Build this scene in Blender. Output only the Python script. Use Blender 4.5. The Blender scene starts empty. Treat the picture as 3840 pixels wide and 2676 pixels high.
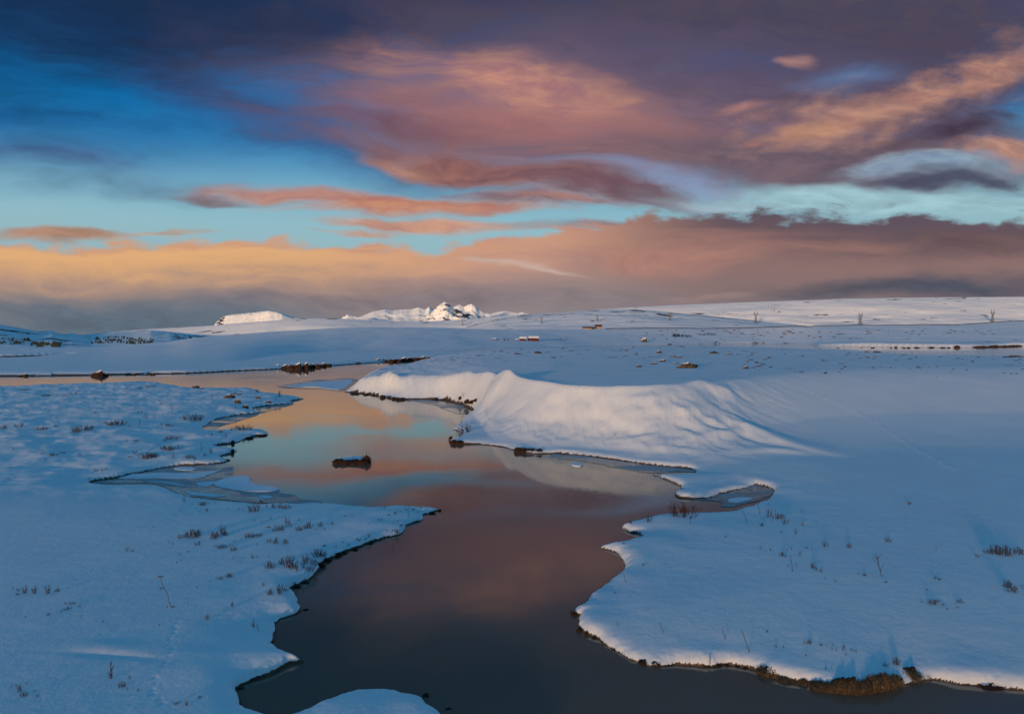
import bpy, math, random
import numpy as np
from mathutils import Vector, Matrix

random.seed(7)
RNG = np.random.default_rng(11)
SC = bpy.context.scene
COL = SC.collection
R = math.radians

# ------------------------------------------------------------------ camera
CAM_H = 9.0
F = 2560.0
TILT = math.atan(76 / F)
cam = bpy.data.cameras.new('camera')
cam.lens = 24.0; cam.sensor_width = 36.0; cam.clip_start = 0.2; cam.clip_end = 90000
cam_o = bpy.data.objects.new('camera', cam); COL.objects.link(cam_o)
cam_o.location = (0, 0, CAM_H); cam_o.rotation_euler = (R(90) - TILT, 0, 0)
SC.camera = cam_o

def ray(px, py):
    c = (px - 1920) / F; s = (1338 - py) / F
    y = math.cos(TILT) + s * math.sin(TILT); z = -math.sin(TILT) + s * math.cos(TILT)
    return c / y, z / y                      # x and z per metre of depth
def at(px, py, z=0.0):
    u, w = ray(px, py); d = (z - CAM_H) / w
    return u * d, d

# ------------------------------------------------------------------ sun, exposure
SUN_EL = 2.4; SUN_AZ = 205.0                 # azimuth clockwise from +Y: behind the viewer, to the left
sun = bpy.data.lights.new('sun', 'SUN'); sun.energy = 5.0; sun.angle = R(4.0); sun.color = (1.0, 0.63, 0.34)
sun_o = bpy.data.objects.new('sun', sun); COL.objects.link(sun_o)
sd = Vector((math.sin(R(SUN_AZ)) * math.cos(R(SUN_EL)), math.cos(R(SUN_AZ)) * math.cos(R(SUN_EL)), math.sin(R(SUN_EL))))
sun_o.rotation_euler = sd.to_track_quat('Z', 'Y').to_euler()
SC.view_settings.view_transform = 'Standard'; SC.view_settings.look = 'None'
SC.view_settings.exposure = 0.0; SC.view_settings.gamma = 1.0; SC.view_settings.use_curve_mapping = False
SC.cycles.use_denoising = True
SC.cycles.use_adaptive_sampling = True; SC.cycles.adaptive_threshold = 0.02; SC.cycles.adaptive_min_samples = 12
SC.cycles.max_bounces = 4; SC.cycles.diffuse_bounces = 2; SC.cycles.glossy_bounces = 3

def lin(r, g, b):
    f = lambda c: c / 12.92 if c <= 0.04045 else ((c + 0.055) / 1.055) ** 2.4
    return (f(r / 255), f(g / 255), f(b / 255), 1.0)

# ------------------------------------------------------------------ world: Nishita sky with sunset clouds
W = bpy.data.worlds.new('World'); SC.world = W; W.use_nodes = True
wt = W.node_tree; wt.nodes.clear()
def wn(kind, **kw):
    n = wt.nodes.new(kind)
    for k, v in kw.items(): setattr(n, k, v)
    return n
def put(sock, v):
    if isinstance(v, bpy.types.NodeSocket): wt.links.new(v, sock)
    else: sock.default_value = v
def M(op, a, b=0.0, c=0.0, clamp=False):
    n = wn('ShaderNodeMath', operation=op, use_clamp=clamp)
    put(n.inputs[0], a); put(n.inputs[1], b); put(n.inputs[2], c)
    return n.outputs[0]
def SS(x, lo, hi, a=0.0, b=1.0, kind='SMOOTHSTEP'):
    n = wn('ShaderNodeMapRange', interpolation_type=kind)
    put(n.inputs[0], x)
    for i, v in enumerate((lo, hi, a, b)): put(n.inputs[i + 1], v)
    return n.outputs[0]
def VM(op, a, b=None, scale=None):
    n = wn('ShaderNodeVectorMath', operation=op)
    put(n.inputs[0], a)
    if b is not None: put(n.inputs[1], b)
    if scale is not None: put(n.inputs[3], scale)
    return n.outputs['Vector'] if op not in ('LENGTH', 'DOT_PRODUCT') else n.outputs['Value']
def XYZ(x, y, z=0.0):
    n = wn('ShaderNodeCombineXYZ'); put(n.inputs[0], x); put(n.inputs[1], y); put(n.inputs[2], z)
    return n.outputs[0]
def NOISE(vec, scale, detail=5, rough=0.55, lac=2.0, dist=0.0, dim='2D', color=False):
    n = wn('ShaderNodeTexNoise', noise_dimensions=dim)
    put(n.inputs['Vector'], vec); put(n.inputs['Scale'], scale); put(n.inputs['Detail'], detail)
    put(n.inputs['Roughness'], rough); put(n.inputs['Lacunarity'], lac); put(n.inputs['Distortion'], dist)
    return n.outputs['Color'] if color else n.outputs[0]
def MIX(f, a, b):
    n = wn('ShaderNodeMix', data_type='RGBA'); n.clamp_factor = True
    put(n.inputs[0], f); put(n.inputs[6], a); put(n.inputs[7], b)
    return n.outputs[2]
geo = wn('ShaderNodeTexCoord')
DIR = geo.outputs['Generated']
sep = wn('ShaderNodeSeparateXYZ'); wt.links.new(DIR, sep.inputs[0])
dx, dy, dz = sep.outputs
# direction on the cloud sheet in front: u to the right, v up, both per unit of northward run
yy = M('MAXIMUM', dy, 0.06)
U = M('DIVIDE', dx, yy); V = M('DIVIDE', dz, yy)
UV = XYZ(U, V)
def uv(px, py): return ray(px, py)
# wind-combed noise shared by all clouds (sheared: streaks climb to the left and far right)
st = XYZ(M('MULTIPLY', U, 1.0), M('MULTIPLY', V, 3.2))
nW = NOISE(st, 3.0, 4, 0.5, color=True)
warp = VM('MULTIPLY', VM('SUBTRACT', nW, (0.5, 0.5, 0.5)), (0.22, 0.075, 0.0))
UVw = VM('ADD', UV, warp)
sW = wn('ShaderNodeSeparateXYZ'); wt.links.new(UVw, sW.inputs[0])
stw = XYZ(sW.outputs[0], M('MULTIPLY', sW.outputs[1], 3.4))
nA = NOISE(stw, 5.0, 7, 0.52)                # broad
nB = NOISE(stw, 14.0, 9, 0.62)               # fine
nS = NOISE(XYZ(M('MULTIPLY', sW.outputs[0], 0.5), M('MULTIPLY', sW.outputs[1], 6.0)), 6.0, 5, 0.5)  # streaks
nF = NOISE(XYZ(M('MULTIPLY', sW.outputs[0], 0.45), M('MULTIPLY_ADD', sW.outputs[0], 0.5, M('MULTIPLY', sW.outputs[1], 3.0))), 26.0, 6, 0.6)   # combed fibres
nL = NOISE(XYZ(U, M('MULTIPLY', V, 1.7)), 13.0, 5, 0.5)      # billows
nP = M('ADD', M('MULTIPLY', NOISE(XYZ(U, M('MULTIPLY_ADD', U, -0.35, M('MULTIPLY', V, 2.0))), 8.0, 7, 0.56), 0.75), M('MULTIPLY', nB, 0.25))   # puffs
nM = M('ADD', M('ADD', M('MULTIPLY', nA, 0.58), M('MULTIPLY', nB, 0.27)), M('MULTIPLY', nF, 0.15))

ramp = wn('ShaderNodeValToRGB'); cr = ramp.color_ramp; cr.interpolation = 'B_SPLINE'
stops = [(0.0, (118, 128, 142)), (0.05, (140, 156, 166)), (0.14, (152, 194, 202)), (0.20, (122, 174, 196)), (0.255, (30, 128, 186)),
         (0.31, (8, 106, 170)), (0.37, (10, 104, 168)), (0.43, (14, 106, 170)), (0.52, (26, 114, 168)), (0.75, (46, 128, 174)), (1.0, (54, 134, 178))]
while len(cr.elements) < len(stops): cr.elements.new(0.5)
for e, (p, c) in zip(cr.elements, stops): e.position = p; e.color = lin(*c)
elev = M('ADD', M('MULTIPLY', dz, 1.0), 0.0)
put(ramp.inputs[0], elev)
sky = ramp.outputs[0]
nish = wn('ShaderNodeTexSky', sky_type='NISHITA'); nish.sun_disc = False
nish.sun_elevation = R(SUN_EL); nish.sun_rotation = R(SUN_AZ); nish.air_density = 1.2; nish.dust_density = 1.5; nish.ozone_density = 3.0
nsk = VM('SCALE', nish.outputs[0], scale=0.10)

def blob(px, py, rx, ry, ang=0.0, src=None):
    """soft ellipse on the cloud sheet, centre and radii in picture units, turned by ang degrees (rising to the right)"""
    u, v = uv(px, py)
    m = wn('ShaderNodeMapping', vector_type='TEXTURE')
    put(m.inputs[0], src or UVw)
    m.inputs['Location'].default_value = (u, v, 0)
    m.inputs['Rotation'].default_value = (0, 0, R(ang))
    m.inputs['Scale'].default_value = (rx / F, ry / F, 1)
    return M('SUBTRACT', 1.0, VM('LENGTH', m.outputs[0]))
def layer(sky, px, py, rx, ry, ang, col, op=1.0, col2=None, k=0.9, lo=0.0, hi=0.5, n=None, ck=(0.3, 0.68)):
    k *= 0.95; lo -= 0.10; hi += 0.22
    if col2 is None: col2 = tuple(c * 0.87 for c in col)
    g = blob(px, py, rx, ry, ang)
    g = M('MULTIPLY_ADD', M('SUBTRACT', n or nM, 0.5), k * 2, g)
    m = SS(g, lo, hi, 0.0, op)
    c = MIX(SS(M('ADD', M('MULTIPLY', nB, 0.6), M('MULTIPLY', nF, 0.4)), *ck), lin(*col), lin(*col2))
    return MIX(m, sky, c)

# thin mauve veils at upper left, and vignette darkening painted into the sky
sky = layer(sky, 700, 330, 900, 130, -17, (52, 70, 112), 0.75, k=0.5, lo=-0.1, hi=0.8)
sky = layer(sky, 1250, 560, 800, 130, -12, (70, 84, 130), 0.7, k=0.6, lo=-0.1, hi=0.8)
sky = layer(sky, 200, 470, 700, 50, -3, (50, 98, 150), 0.55, k=0.5, lo=0, hi=0.9)
sky = layer(sky, 120, 590, 430, 55, -5, (98, 112, 140), 0.8, k=0.5, lo=0, hi=0.8)
sky = layer(sky, 500, 690, 900, 60, -3, (104, 140, 165), 0.6, k=0.5, lo=0, hi=0.9)
sky = layer(sky, 600, -80, 2100, 420, -4, (28, 48, 82), 0.97, k=0.35, lo=-0.1, hi=0.35)  # dark veil that also carries the corner vignette in its colour
sky = layer(sky, 0, 470, 1100, 260, -4, (6, 98, 162), 0.75, k=0.2, lo=-0.1, hi=0.9)  # vignette at left, put into the sky colour
sky = layer(sky, -100, 200, 700, 420, 0, (20, 62, 106), 0.7, k=0.3, lo=-0.1, hi=0.9)
# great dark mauve roof, upper right
sky = layer(sky, 3150, 60, 1950, 400, 0, (72, 66, 86), 0.96, (84, 72, 84), k=0.45, lo=-0.05, hi=0.5)
sky = layer(sky, 2750, 300, 1100, 230, -6, (62, 66, 102), 0.93, (76, 76, 108), k=0.6, lo=-0.1, hi=0.7)
sky = layer(sky, 3350, 430, 900, 330, 4, (86, 76, 98), 0.95, (74, 64, 84), k=0.5, lo=-0.05, hi=0.6)
sky = layer(sky, 2500, -420, 2300, 480, 0, (70, 66, 88), 0.9, (84, 78, 94), k=0.5, lo=-0.1, hi=0.6)
sky = layer(sky, 1500, -100, 900, 160, -6, (50, 56, 90), 0.8, k=0.5, lo=-0.1, hi=0.8)
# centre rose mass
sky = layer(sky, 2350, 400, 1750, 360, -7, (116, 96, 112), 0.92, (98, 84, 102), k=0.4, lo=-0.1, hi=0.8)
sky = layer(sky, 2250, 470, 1250, 190, -8, (138, 106, 116), 0.9, (118, 94, 106), k=0.65, lo=-0.1, hi=0.7)
sky = layer(sky, 2300, 560, 1300, 110, -4, (124, 94, 102), 0.9, (146, 108, 108), k=0.6, lo=-0.1, hi=0.7)
sky = layer(sky, 1850, 300, 640, 150, -14, (168, 116, 118), 0.9, (208, 148, 126), k=0.6, lo=-0.05, hi=0.9)
sky = layer(sky, 1950, 440, 700, 90, -6, (176, 116, 108), 0.7, (150, 102, 104), k=0.8, lo=0, hi=0.9)
sky = layer(sky, 1500, 470, 450, 60, -5, (122, 88, 102), 0.8, k=0.6, lo=0, hi=0.8)
# blue slit, mid right
sky = layer(sky, 2480, 665, 600, 50, -8, (140, 158, 194), 0.6, (150, 150, 184), k=0.6, lo=0, hi=0.6)
sky = layer(sky, 3150, 290, 260, 70, 4, (96, 132, 180), 0.8, k=1.1, lo=0.0, hi=0.9)
sky = layer(sky, 1850, 640, 720, 75, -9, (160, 108, 94), 0.95, (128, 88, 90), k=0.65, lo=-0.05, hi=0.5)
sky = layer(sky, 1480, 610, 230, 45, -6, (192, 140, 118), 0.8, k=0.6, lo=0.0, hi=0.7)
sky = layer(sky, 2300, 705, 560, 45, -7, (118, 88, 100), 0.9, k=0.6, lo=0, hi=0.5)
# mauve belt right of centre
sky = layer(sky, 2950, 600, 900, 120, -3, (96, 84, 98), 0.95, (116, 98, 108), k=0.5, lo=-0.05, hi=0.5)
# orange clouds at right, climbing
sky = layer(sky, 3300, 415, 640, 130, 13, (200, 150, 128), 0.92, (160, 118, 110), k=1.3, lo=0.08, hi=0.7, n=nP)
sky = layer(sky, 3700, 300, 520, 160, 16, (196, 144, 120), 0.92, (146, 108, 106), k=1.4, lo=0.08, hi=0.8, n=nP)
sky = layer(sky, 2780, 400, 180, 35, 5, (178, 128, 122), 0.8, k=0.6, lo=0.1, hi=0.7)
sky = layer(sky, 3000, 490, 300, 35, 8, (200, 148, 122), 0.85, k=0.6, lo=0.1, hi=0.7)
sky = layer(sky, 3560, 495, 420, 55, 12, (70, 56, 72), 0.9, k=1.1, lo=0.1, hi=0.8, n=nP)
sky = layer(sky, 3720, 560, 260, 60, 3, (198, 148, 126), 0.92, (160, 118, 112), k=1.1, n=nP, lo=0.05, hi=0.5)
sky = layer(sky, 2935, 232, 70, 40, 0, (178, 134, 130), 0.9, k=0.45, lo=0.1, hi=0.6)
sky = layer(sky, 2775, 532, 60, 24, 0, (172, 122, 116), 0.8, k=0.4, lo=0.1, hi=0.7)
# pale slit and open cyan sky, right
sky = layer(sky, 3450, 625, 320, 50, 3, (130, 160, 190), 0.7, (156, 186, 204), k=1.1, lo=0.1, hi=0.6)
sky = layer(sky, 3350, 745, 900, 66, -2, (166, 206, 216), 0.97, k=0.35, lo=0.0, hi=0.45)
sky = layer(sky, 2650, 740, 430, 35, -4, (170, 196, 210), 0.7, k=0.5, lo=0, hi=0.6)
sky = layer(sky, 3550, 668, 330, 26, 2, (78, 80, 104), 0.9, k=0.5, lo=0.05, hi=0.5)
# warm streaks left of centre
sky = layer(sky, 1150, 725, 520, 46, -4, (196, 140, 118), 0.92, (176, 122, 112), k=0.6, lo=0.05, hi=0.55)
sky = layer(sky, 850, 735, 280, 24, -6, (134, 112, 120), 0.8, k=0.5, lo=0.1, hi=0.6)
sky = layer(sky, 1550, 775, 620, 44, 0, (204, 142, 110), 0.95, (178, 118, 104), k=0.6, lo=0.05, hi=0.5)
sky = layer(sky, 2000, 740, 420, 40, -2, (176, 118, 104), 0.9, (120, 90, 98), k=0.6, lo=0.05, hi=0.55)
sky = layer(sky, 1500, 845, 520, 34, -2, (216, 156, 122), 0.9, (184, 128, 112), k=0.6, lo=0.05, hi=0.5)
sky = layer(sky, 2250, 840, 460, 36, 2, (108, 92, 106), 0.9, (178, 136, 130), k=0.6, lo=0.05, hi=0.5)
sky = layer(sky, 1300, 875, 280, 18, 0, (206, 156, 130), 0.8, k=0.5, lo=0.1, hi=0.6)
sky = layer(sky, 260, 895, 360, 38, -1, (188, 140, 114), 0.92, k=0.45, lo=0.05, hi=0.5)
sky = layer(sky, 700, 885, 260, 18, 2, (198, 160, 136), 0.7, k=0.5, lo=0.1, hi=0.6)

# low cloud bank across the whole horizon: top edge by column, billowed by noise
def band(sky, pts, noise_amp, soft, col, op=1.0, above=None, n=None):
    cv = wn('ShaderNodeFloatCurve'); c = cv.mapping.curves[0]
    xs = [(ray(p, q)[0] + 1.2) / 2.4 for p, q in pts]; ys = [ray(p, q)[1] for p, q in pts]
    while len(c.points) < len(xs): c.points.new(0.5, 0.5)
    for i, (x, y) in enumerate(zip(xs, ys)): c.points[i].location = (x, y); c.points[i].handle_type = 'AUTO'
    cv.mapping.update()
    put(cv.inputs['Value'], M('MULTIPLY_ADD', M('ADD', U, 1.2), 1 / 2.4, 0.0, clamp=True))
    top = M('MULTIPLY_ADD', M('SUBTRACT', n or nB, 0.5), noise_amp, cv.outputs[0])
    return M('SUBTRACT', top, V), SS(M('SUBTRACT', top, V), -soft, soft, 0.0, op)
pts = [(-1000, 915), (0, 925), (400, 920), (800, 905), (1100, 915), (1500, 930), (1800, 905), (2100, 860), (2500, 815), (2900, 800), (3300, 815), (3840, 832), (4800, 850)]
bil = M('ADD', M('MULTIPLY', nL, 0.6), M('MULTIPLY', nB, 0.4))
depth, bm = band(sky, pts, 0.085, 0.008, None, n=bil)
# colour of the bank from its lit crest downwards (depth in v units)
def rampcol(fac, stops):
    r = wn('ShaderNodeValToRGB'); e = r.color_ramp; e.interpolation = 'B_SPLINE'
    while len(e.elements) < len(stops): e.elements.new(0.5)
    for el, (p, c) in zip(e.elements, stops): el.position = p; el.color = lin(*c)
    put(r.inputs[0], fac); return r.outputs[0]
dn = M('MULTIPLY_ADD', M('SUBTRACT', nS, 0.5), 0.045, M('MULTIPLY_ADD', M('SUBTRACT', nL, 0.5), -0.05, depth))
fL = SS(dn, 0.0, 0.115, kind='LINEAR')
colL = rampcol(fL, [(0, (200, 152, 124)), (0.1, (230, 178, 122)), (0.3, (212, 164, 120)), (0.45, (178, 146, 128)), (0.62, (156, 134, 126)), (0.78, (128, 126, 132)), (1, (104, 118, 132))])
colC = rampcol(fL, [(0, (192, 142, 124)), (0.12, (208, 156, 128)), (0.35, (188, 146, 130)), (0.55, (168, 138, 130)), (0.8, (150, 134, 132)), (1, (136, 132, 138))])
colR = rampcol(SS(dn, 0.0, 0.18, kind='LINEAR'), [(0, (94, 82, 94)), (0.18, (106, 86, 92)), (0.4, (146, 116, 112)), (0.62, (130, 110, 110)), (0.82, (142, 126, 126)), (1, (108, 108, 118))])
fx1 = SS(U, -0.42, 0.02); fx2 = SS(U, 0.02, 0.34)
bank = MIX(fx2, MIX(fx1, colL, colC), colR)
sky = MIX(bm, sky, bank)
# warm patches and dusk streaks inside the bank
sky = layer(sky, 2450, 950, 560, 90, 2, (184, 134, 118), 0.85, (166, 120, 110), k=0.5, lo=-0.05, hi=0.7, n=nS)
sky = layer(sky, 3100, 960, 420, 40, -1, (156, 118, 110), 0.7, k=0.6, lo=0, hi=0.7, n=nS)
sky = layer(sky, 3700, 930, 420, 90, 0, (96, 78, 84), 0.8, (110, 88, 88), k=0.4, lo=0, hi=0.7)
sky = layer(sky, 2000, 1010, 260, 18, -7, (214, 204, 196), 0.5, (190, 170, 160), k=0.7, lo=0.1, hi=0.7)
sky = layer(sky, 1850, 985, 160, 14, -6, (210, 200, 190), 0.5, k=0.7, lo=0.15, hi=0.7)
sky = layer(sky, 2700, 1095, 520, 24, 1, (176, 146, 136), 0.7, k=0.5, lo=0, hi=0.7, n=nS)
sky = layer(sky, 3550, 1085, 700, 36, 0, (84, 90, 106), 0.85, k=0.35, lo=0, hi=0.7, n=nS)
sky = layer(sky, 400, 1190, 1100, 95, 0, (98, 114, 130), 0.85, k=0.2, lo=-0.1, hi=0.7, n=nS)
sky = layer(sky, 1400, 1135, 800, 36, 0, (134, 124, 132), 0.6, k=0.4, lo=0, hi=0.8, n=nS)
sky = layer(sky, 1950, 1125, 1200, 75, 0, (138, 126, 132), 0.85, k=0.3, lo=-0.1, hi=0.8, n=nS)
sky = layer(sky, 3500, 1095, 900, 50, 0, (84, 88, 104), 0.9, k=0.3, lo=-0.1, hi=0.8, n=nS)
# only in front; towards the sides and back the clear Nishita sunset sky takes over
front = SS(dy, 0.02, 0.35)
clear = MIX(0.5, ramp.outputs[0], nsk)
sky = MIX(front, clear, sky)
W.cycles.sampling_method = 'MANUAL'; W.cycles.sample_map_resolution = 512
bg = wn('ShaderNodeBackground'); put(bg.inputs[0], sky); bg.inputs[1].default_value = 1.0
wo = wn('ShaderNodeOutputWorld'); wt.links.new(bg.outputs[0], wo.inputs[0])

# ================================================================== helpers
def mesh_obj(name, verts, faces, mat, parent=None, smooth=True, attrs=None):
    me = bpy.data.meshes.new(name)
    V_ = np.asarray(verts, dtype=np.float32).reshape(-1, 3)
    if isinstance(faces, np.ndarray):
        k = faces.shape[1]; n = len(faces)
        me.vertices.add(len(V_)); me.vertices.foreach_set('co', V_.ravel())
        me.loops.add(n * k); me.loops.foreach_set('vertex_index', faces.astype(np.int32).ravel())
        me.polygons.add(n); me.polygons.foreach_set('loop_start', np.arange(0, n * k, k, dtype=np.int32))
        me.polygons.foreach_set('use_smooth', np.full(n, smooth))
        me.update(calc_edges=True)
    else:
        me.from_pydata([tuple(v) for v in V_.tolist()], [], faces)
        me.polygons.foreach_set('use_smooth', np.full(len(me.polygons), smooth)); me.update()
    if attrs:
        for k_, a in attrs.items():
            at_ = me.attributes.new(k_, 'FLOAT', 'POINT'); at_.data.foreach_set('value', np.asarray(a, dtype=np.float32))
    me.materials.append(mat)
    o = bpy.data.objects.new(name, me); COL.objects.link(o)
    if parent: o.parent = parent
    return o
def shared(name, me, parent=None):
    o = bpy.data.objects.new(name, me); COL.objects.link(o)
    if parent: o.parent = parent
    return o
def empty(name, loc, rz=0.0, scale=(1, 1, 1)):
    o = bpy.data.objects.new(name, None); COL.objects.link(o)
    o.location = loc; o.rotation_euler = (0, 0, rz); o.scale = scale; o.empty_display_size = 0.2
    return o
def tag(o, label, cat, group=None):
    o['label'] = label; o['category'] = cat
    if group: o['group'] = group
    return o
def structure(o): o['kind'] = 'structure'; return o

# ---- numpy noise
def _h(ix, iy, seed):
    n = (ix.astype(np.int64) * 374761393 + iy.astype(np.int64) * 668265263 + seed * 974634541) & 0xFFFFFFFF
    n = ((n ^ (n >> 13)) * 1274126177) & 0xFFFFFFFF
    return ((n ^ (n >> 16)) & 0xFFFF).astype(np.float32) * np.float32(2 * math.pi / 65536)
def perlin(x, y, seed=0):
    x = np.asarray(x, dtype=np.float64); y = np.asarray(y, dtype=np.float64)
    x0 = np.floor(x); y0 = np.floor(y); fx = x - x0; fy = y - y0
    ux = fx * fx * fx * (fx * (fx * 6 - 15) + 10); uy = fy * fy * fy * (fy * (fy * 6 - 15) + 10)
    r = 0
    for i in (0, 1):
        for j in (0, 1):
            a = _h(x0 + i, y0 + j, seed)
            g = np.cos(a) * (fx - i) + np.sin(a) * (fy - j)
            r = r + g * (ux if i else 1 - ux) * (uy if j else 1 - uy)
    return r * 1.5
def fbm(x, y, oct=4, seed=0, gain=0.5):
    r = 0; a = 1.0
    for k in range(oct):
        r = r + a * perlin(x * 2 ** k + 17.3 * k, y * 2 ** k - 9.1 * k, seed + k); a *= gain
    return r
def sstep(x, a, b):
    t = np.clip((x - a) / (b - a), 0, 1); return t * t * (3 - 2 * t)

# ================================================================== materials
def new_mat(name):
    m = bpy.data.materials.new(name); m.use_nodes = True
    nt = m.node_tree; nt.nodes.clear()
    out = nt.nodes.new('ShaderNodeOutputMaterial'); p = nt.nodes.new('ShaderNodeBsdfPrincipled')
    nt.links.new(p.outputs[0], out.inputs[0])
    return m, nt, p
def nnoise(nt, vec, scale, detail=4, rough=0.55, mp=None):
    n = nt.nodes.new('ShaderNodeTexNoise'); n.inputs['Scale'].default_value = scale
    n.inputs['Detail'].default_value = detail; n.inputs['Roughness'].default_value = rough
    if mp:
        k = nt.nodes.new('ShaderNodeMapping'); k.inputs['Scale'].default_value = mp
        nt.links.new(vec, k.inputs[0]); vec = k.outputs[0]
    nt.links.new(vec, n.inputs['Vector']); return n.outputs[0]
def nmix(nt, f, a, b):
    n = nt.nodes.new('ShaderNodeMix'); n.data_type = 'RGBA'
    for s_, v in ((n.inputs[0], f), (n.inputs[6], a), (n.inputs[7], b)):
        if isinstance(v, bpy.types.NodeSocket): nt.links.new(v, s_)
        else: s_.default_value = v if not isinstance(v, tuple) else (*v[:3], 1)
    return n.outputs[2]
def nmath(nt, op, a, b=0.0, clamp=False):
    n = nt.nodes.new('ShaderNodeMath'); n.operation = op; n.use_clamp = clamp
    for s_, v in ((n.inputs[0], a), (n.inputs[1], b)):
        if isinstance(v, bpy.types.NodeSocket): nt.links.new(v, s_)
        else: s_.default_value = v
    return n.outputs[0]
def nmap(nt, x, lo, hi, a=0.0, b=1.0):
    n = nt.nodes.new('ShaderNodeMapRange'); n.interpolation_type = 'SMOOTHSTEP'
    nt.links.new(x, n.inputs[0])
    for i, v in enumerate((lo, hi, a, b)): n.inputs[i + 1].default_value = v
    return n.outputs[0]
def nbump(nt, h, strength, dist, p):
    b = nt.nodes.new('ShaderNodeBump'); b.inputs['Strength'].default_value = strength; b.inputs['Distance'].default_value = dist
    nt.links.new(h, b.inputs['Height']); nt.links.new(b.outputs[0], p.inputs['Normal'])
def make_snow(name, soil_cols, bump_scale, bump_d, far=False):
    m, nt, p = new_mat(name)
    g = nt.nodes.new('ShaderNodeNewGeometry'); pos = g.outputs['Position']
    a = nt.nodes.new('ShaderNodeAttribute'); a.attribute_name = 'soil'
    n1 = nnoise(nt, pos, bump_scale, 5, 0.6)
    n2 = nnoise(nt, pos, bump_scale * 7, 3, 0.6)
    fac = nmath(nt, 'ADD', a.outputs['Fac'], nmath(nt, 'MULTIPLY', nmath(nt, 'SUBTRACT', n2, 0.5), 0.9))
    fac = nmap(nt, fac, 0.38, 0.62)
    soil = nmix(nt, nmap(nt, n1, 0.35, 0.65), soil_cols[0], soil_cols[1])
    snow = nmix(nt, nmap(nt, nnoise(nt, pos, bump_scale * 0.13, 3), 0.3, 0.7), (0.79, 0.83, 0.88), (0.85, 0.88, 0.91))
    nt.links.new(nmix(nt, fac, snow, soil), p.inputs['Base Color'])
    p.inputs['Roughness'].default_value = 0.65; p.inputs['Specular IOR Level'].default_value = 0.25
    nbump(nt, nmath(nt, 'ADD', n1, nmath(nt, 'MULTIPLY', n2, 0.25)), 0.5, bump_d, p)
    return m
M_SNOW = make_snow('snow', ((0.040, 0.024, 0.016), (0.12, 0.068, 0.038)), 1.6, 0.05)
M_FAR = make_snow('far_snow', ((0.045, 0.040, 0.045), (0.085, 0.066, 0.055)), 0.03, 2.0)
M_ROCKSNOW = make_snow('mountain_snow', ((0.035, 0.035, 0.05), (0.07, 0.06, 0.07)), 0.006, 6.0)
def plain(name, c1, c2, scale=8.0, rough=0.8, bump=0.0, spec=0.3, metal=0.0):
    m, nt, p = new_mat(name)
    tc = nt.nodes.new('ShaderNodeTexCoord'); n = nnoise(nt, tc.outputs['Object'], scale, 5, 0.6)
    nt.links.new(nmix(nt, nmap(nt, n, 0.3, 0.7), c1, c2), p.inputs['Base Color'])
    p.inputs['Roughness'].default_value = rough; p.inputs['Specular IOR Level'].default_value = spec; p.inputs['Metallic'].default_value = metal
    if bump: nbump(nt, n, 0.6, bump, p)
    return m
M_CAP = plain('snow_cap', (0.76, 0.83, 0.92), (0.83, 0.88, 0.94), 9.0, 0.65, 0.02)
M_TWIG = plain('twig_bark', (0.040, 0.028, 0.026), (0.105, 0.068, 0.055), 5.0, 0.85)
M_RED = plain('red_twigs', (0.055, 0.018, 0.012), (0.10, 0.032, 0.020), 4.0, 0.85)
M_STALK = plain('dry_stalk', (0.075, 0.050, 0.030), (0.15, 0.10, 0.06), 6.0, 0.8)
M_GRASS = plain('dry_grass', (0.06, 0.034, 0.016), (0.40, 0.26, 0.13), 11.0, 0.8)
M_RUST = plain('rust_grass', (0.06, 0.024, 0.010), (0.22, 0.10, 0.04), 9.0, 0.8)
M_PEAT = plain('peat', (0.016, 0.010, 0.007), (0.055, 0.030, 0.016), 6.0, 0.9, 0.03)
M_ROCK = plain('basalt', (0.035, 0.030, 0.028), (0.10, 0.075, 0.05), 2.0, 0.85, 0.05)
M_MOSS = plain('mossy_rock', (0.03, 0.032, 0.016), (0.08, 0.07, 0.03), 2.0, 0.85, 0.05)
M_SPRUCE = plain('spruce_needles', (0.010, 0.018, 0.014), (0.03, 0.042, 0.03), 3.0, 0.8)
M_STEEL = plain('galvanised_steel', (0.10, 0.10, 0.11), (0.17, 0.16, 0.16), 1.0, 0.6, 0, 0.4, 0.3)
M_REDWALL = plain('red_boards', (0.045, 0.008, 0.009), (0.07, 0.012, 0.012), 2.0, 0.7)
M_CREAM = plain('cream_wall', (0.22, 0.19, 0.14), (0.28, 0.24, 0.18), 1.0, 0.7)
M_REDROOF = plain('red_roof', (0.06, 0.02, 0.02), (0.09, 0.03, 0.025), 1.0, 0.6)
M_TRIM = plain('white_trim', (0.75, 0.74, 0.7), (0.8, 0.8, 0.78), 1.0, 0.6)
M_PANE = plain('window_pane', (0.02, 0.025, 0.03), (0.03, 0.035, 0.045), 1.0, 0.15, 0, 0.6)
M_ASPHALT = plain('asphalt', (0.035, 0.035, 0.04), (0.06, 0.06, 0.065), 0.5, 0.8)

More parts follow.
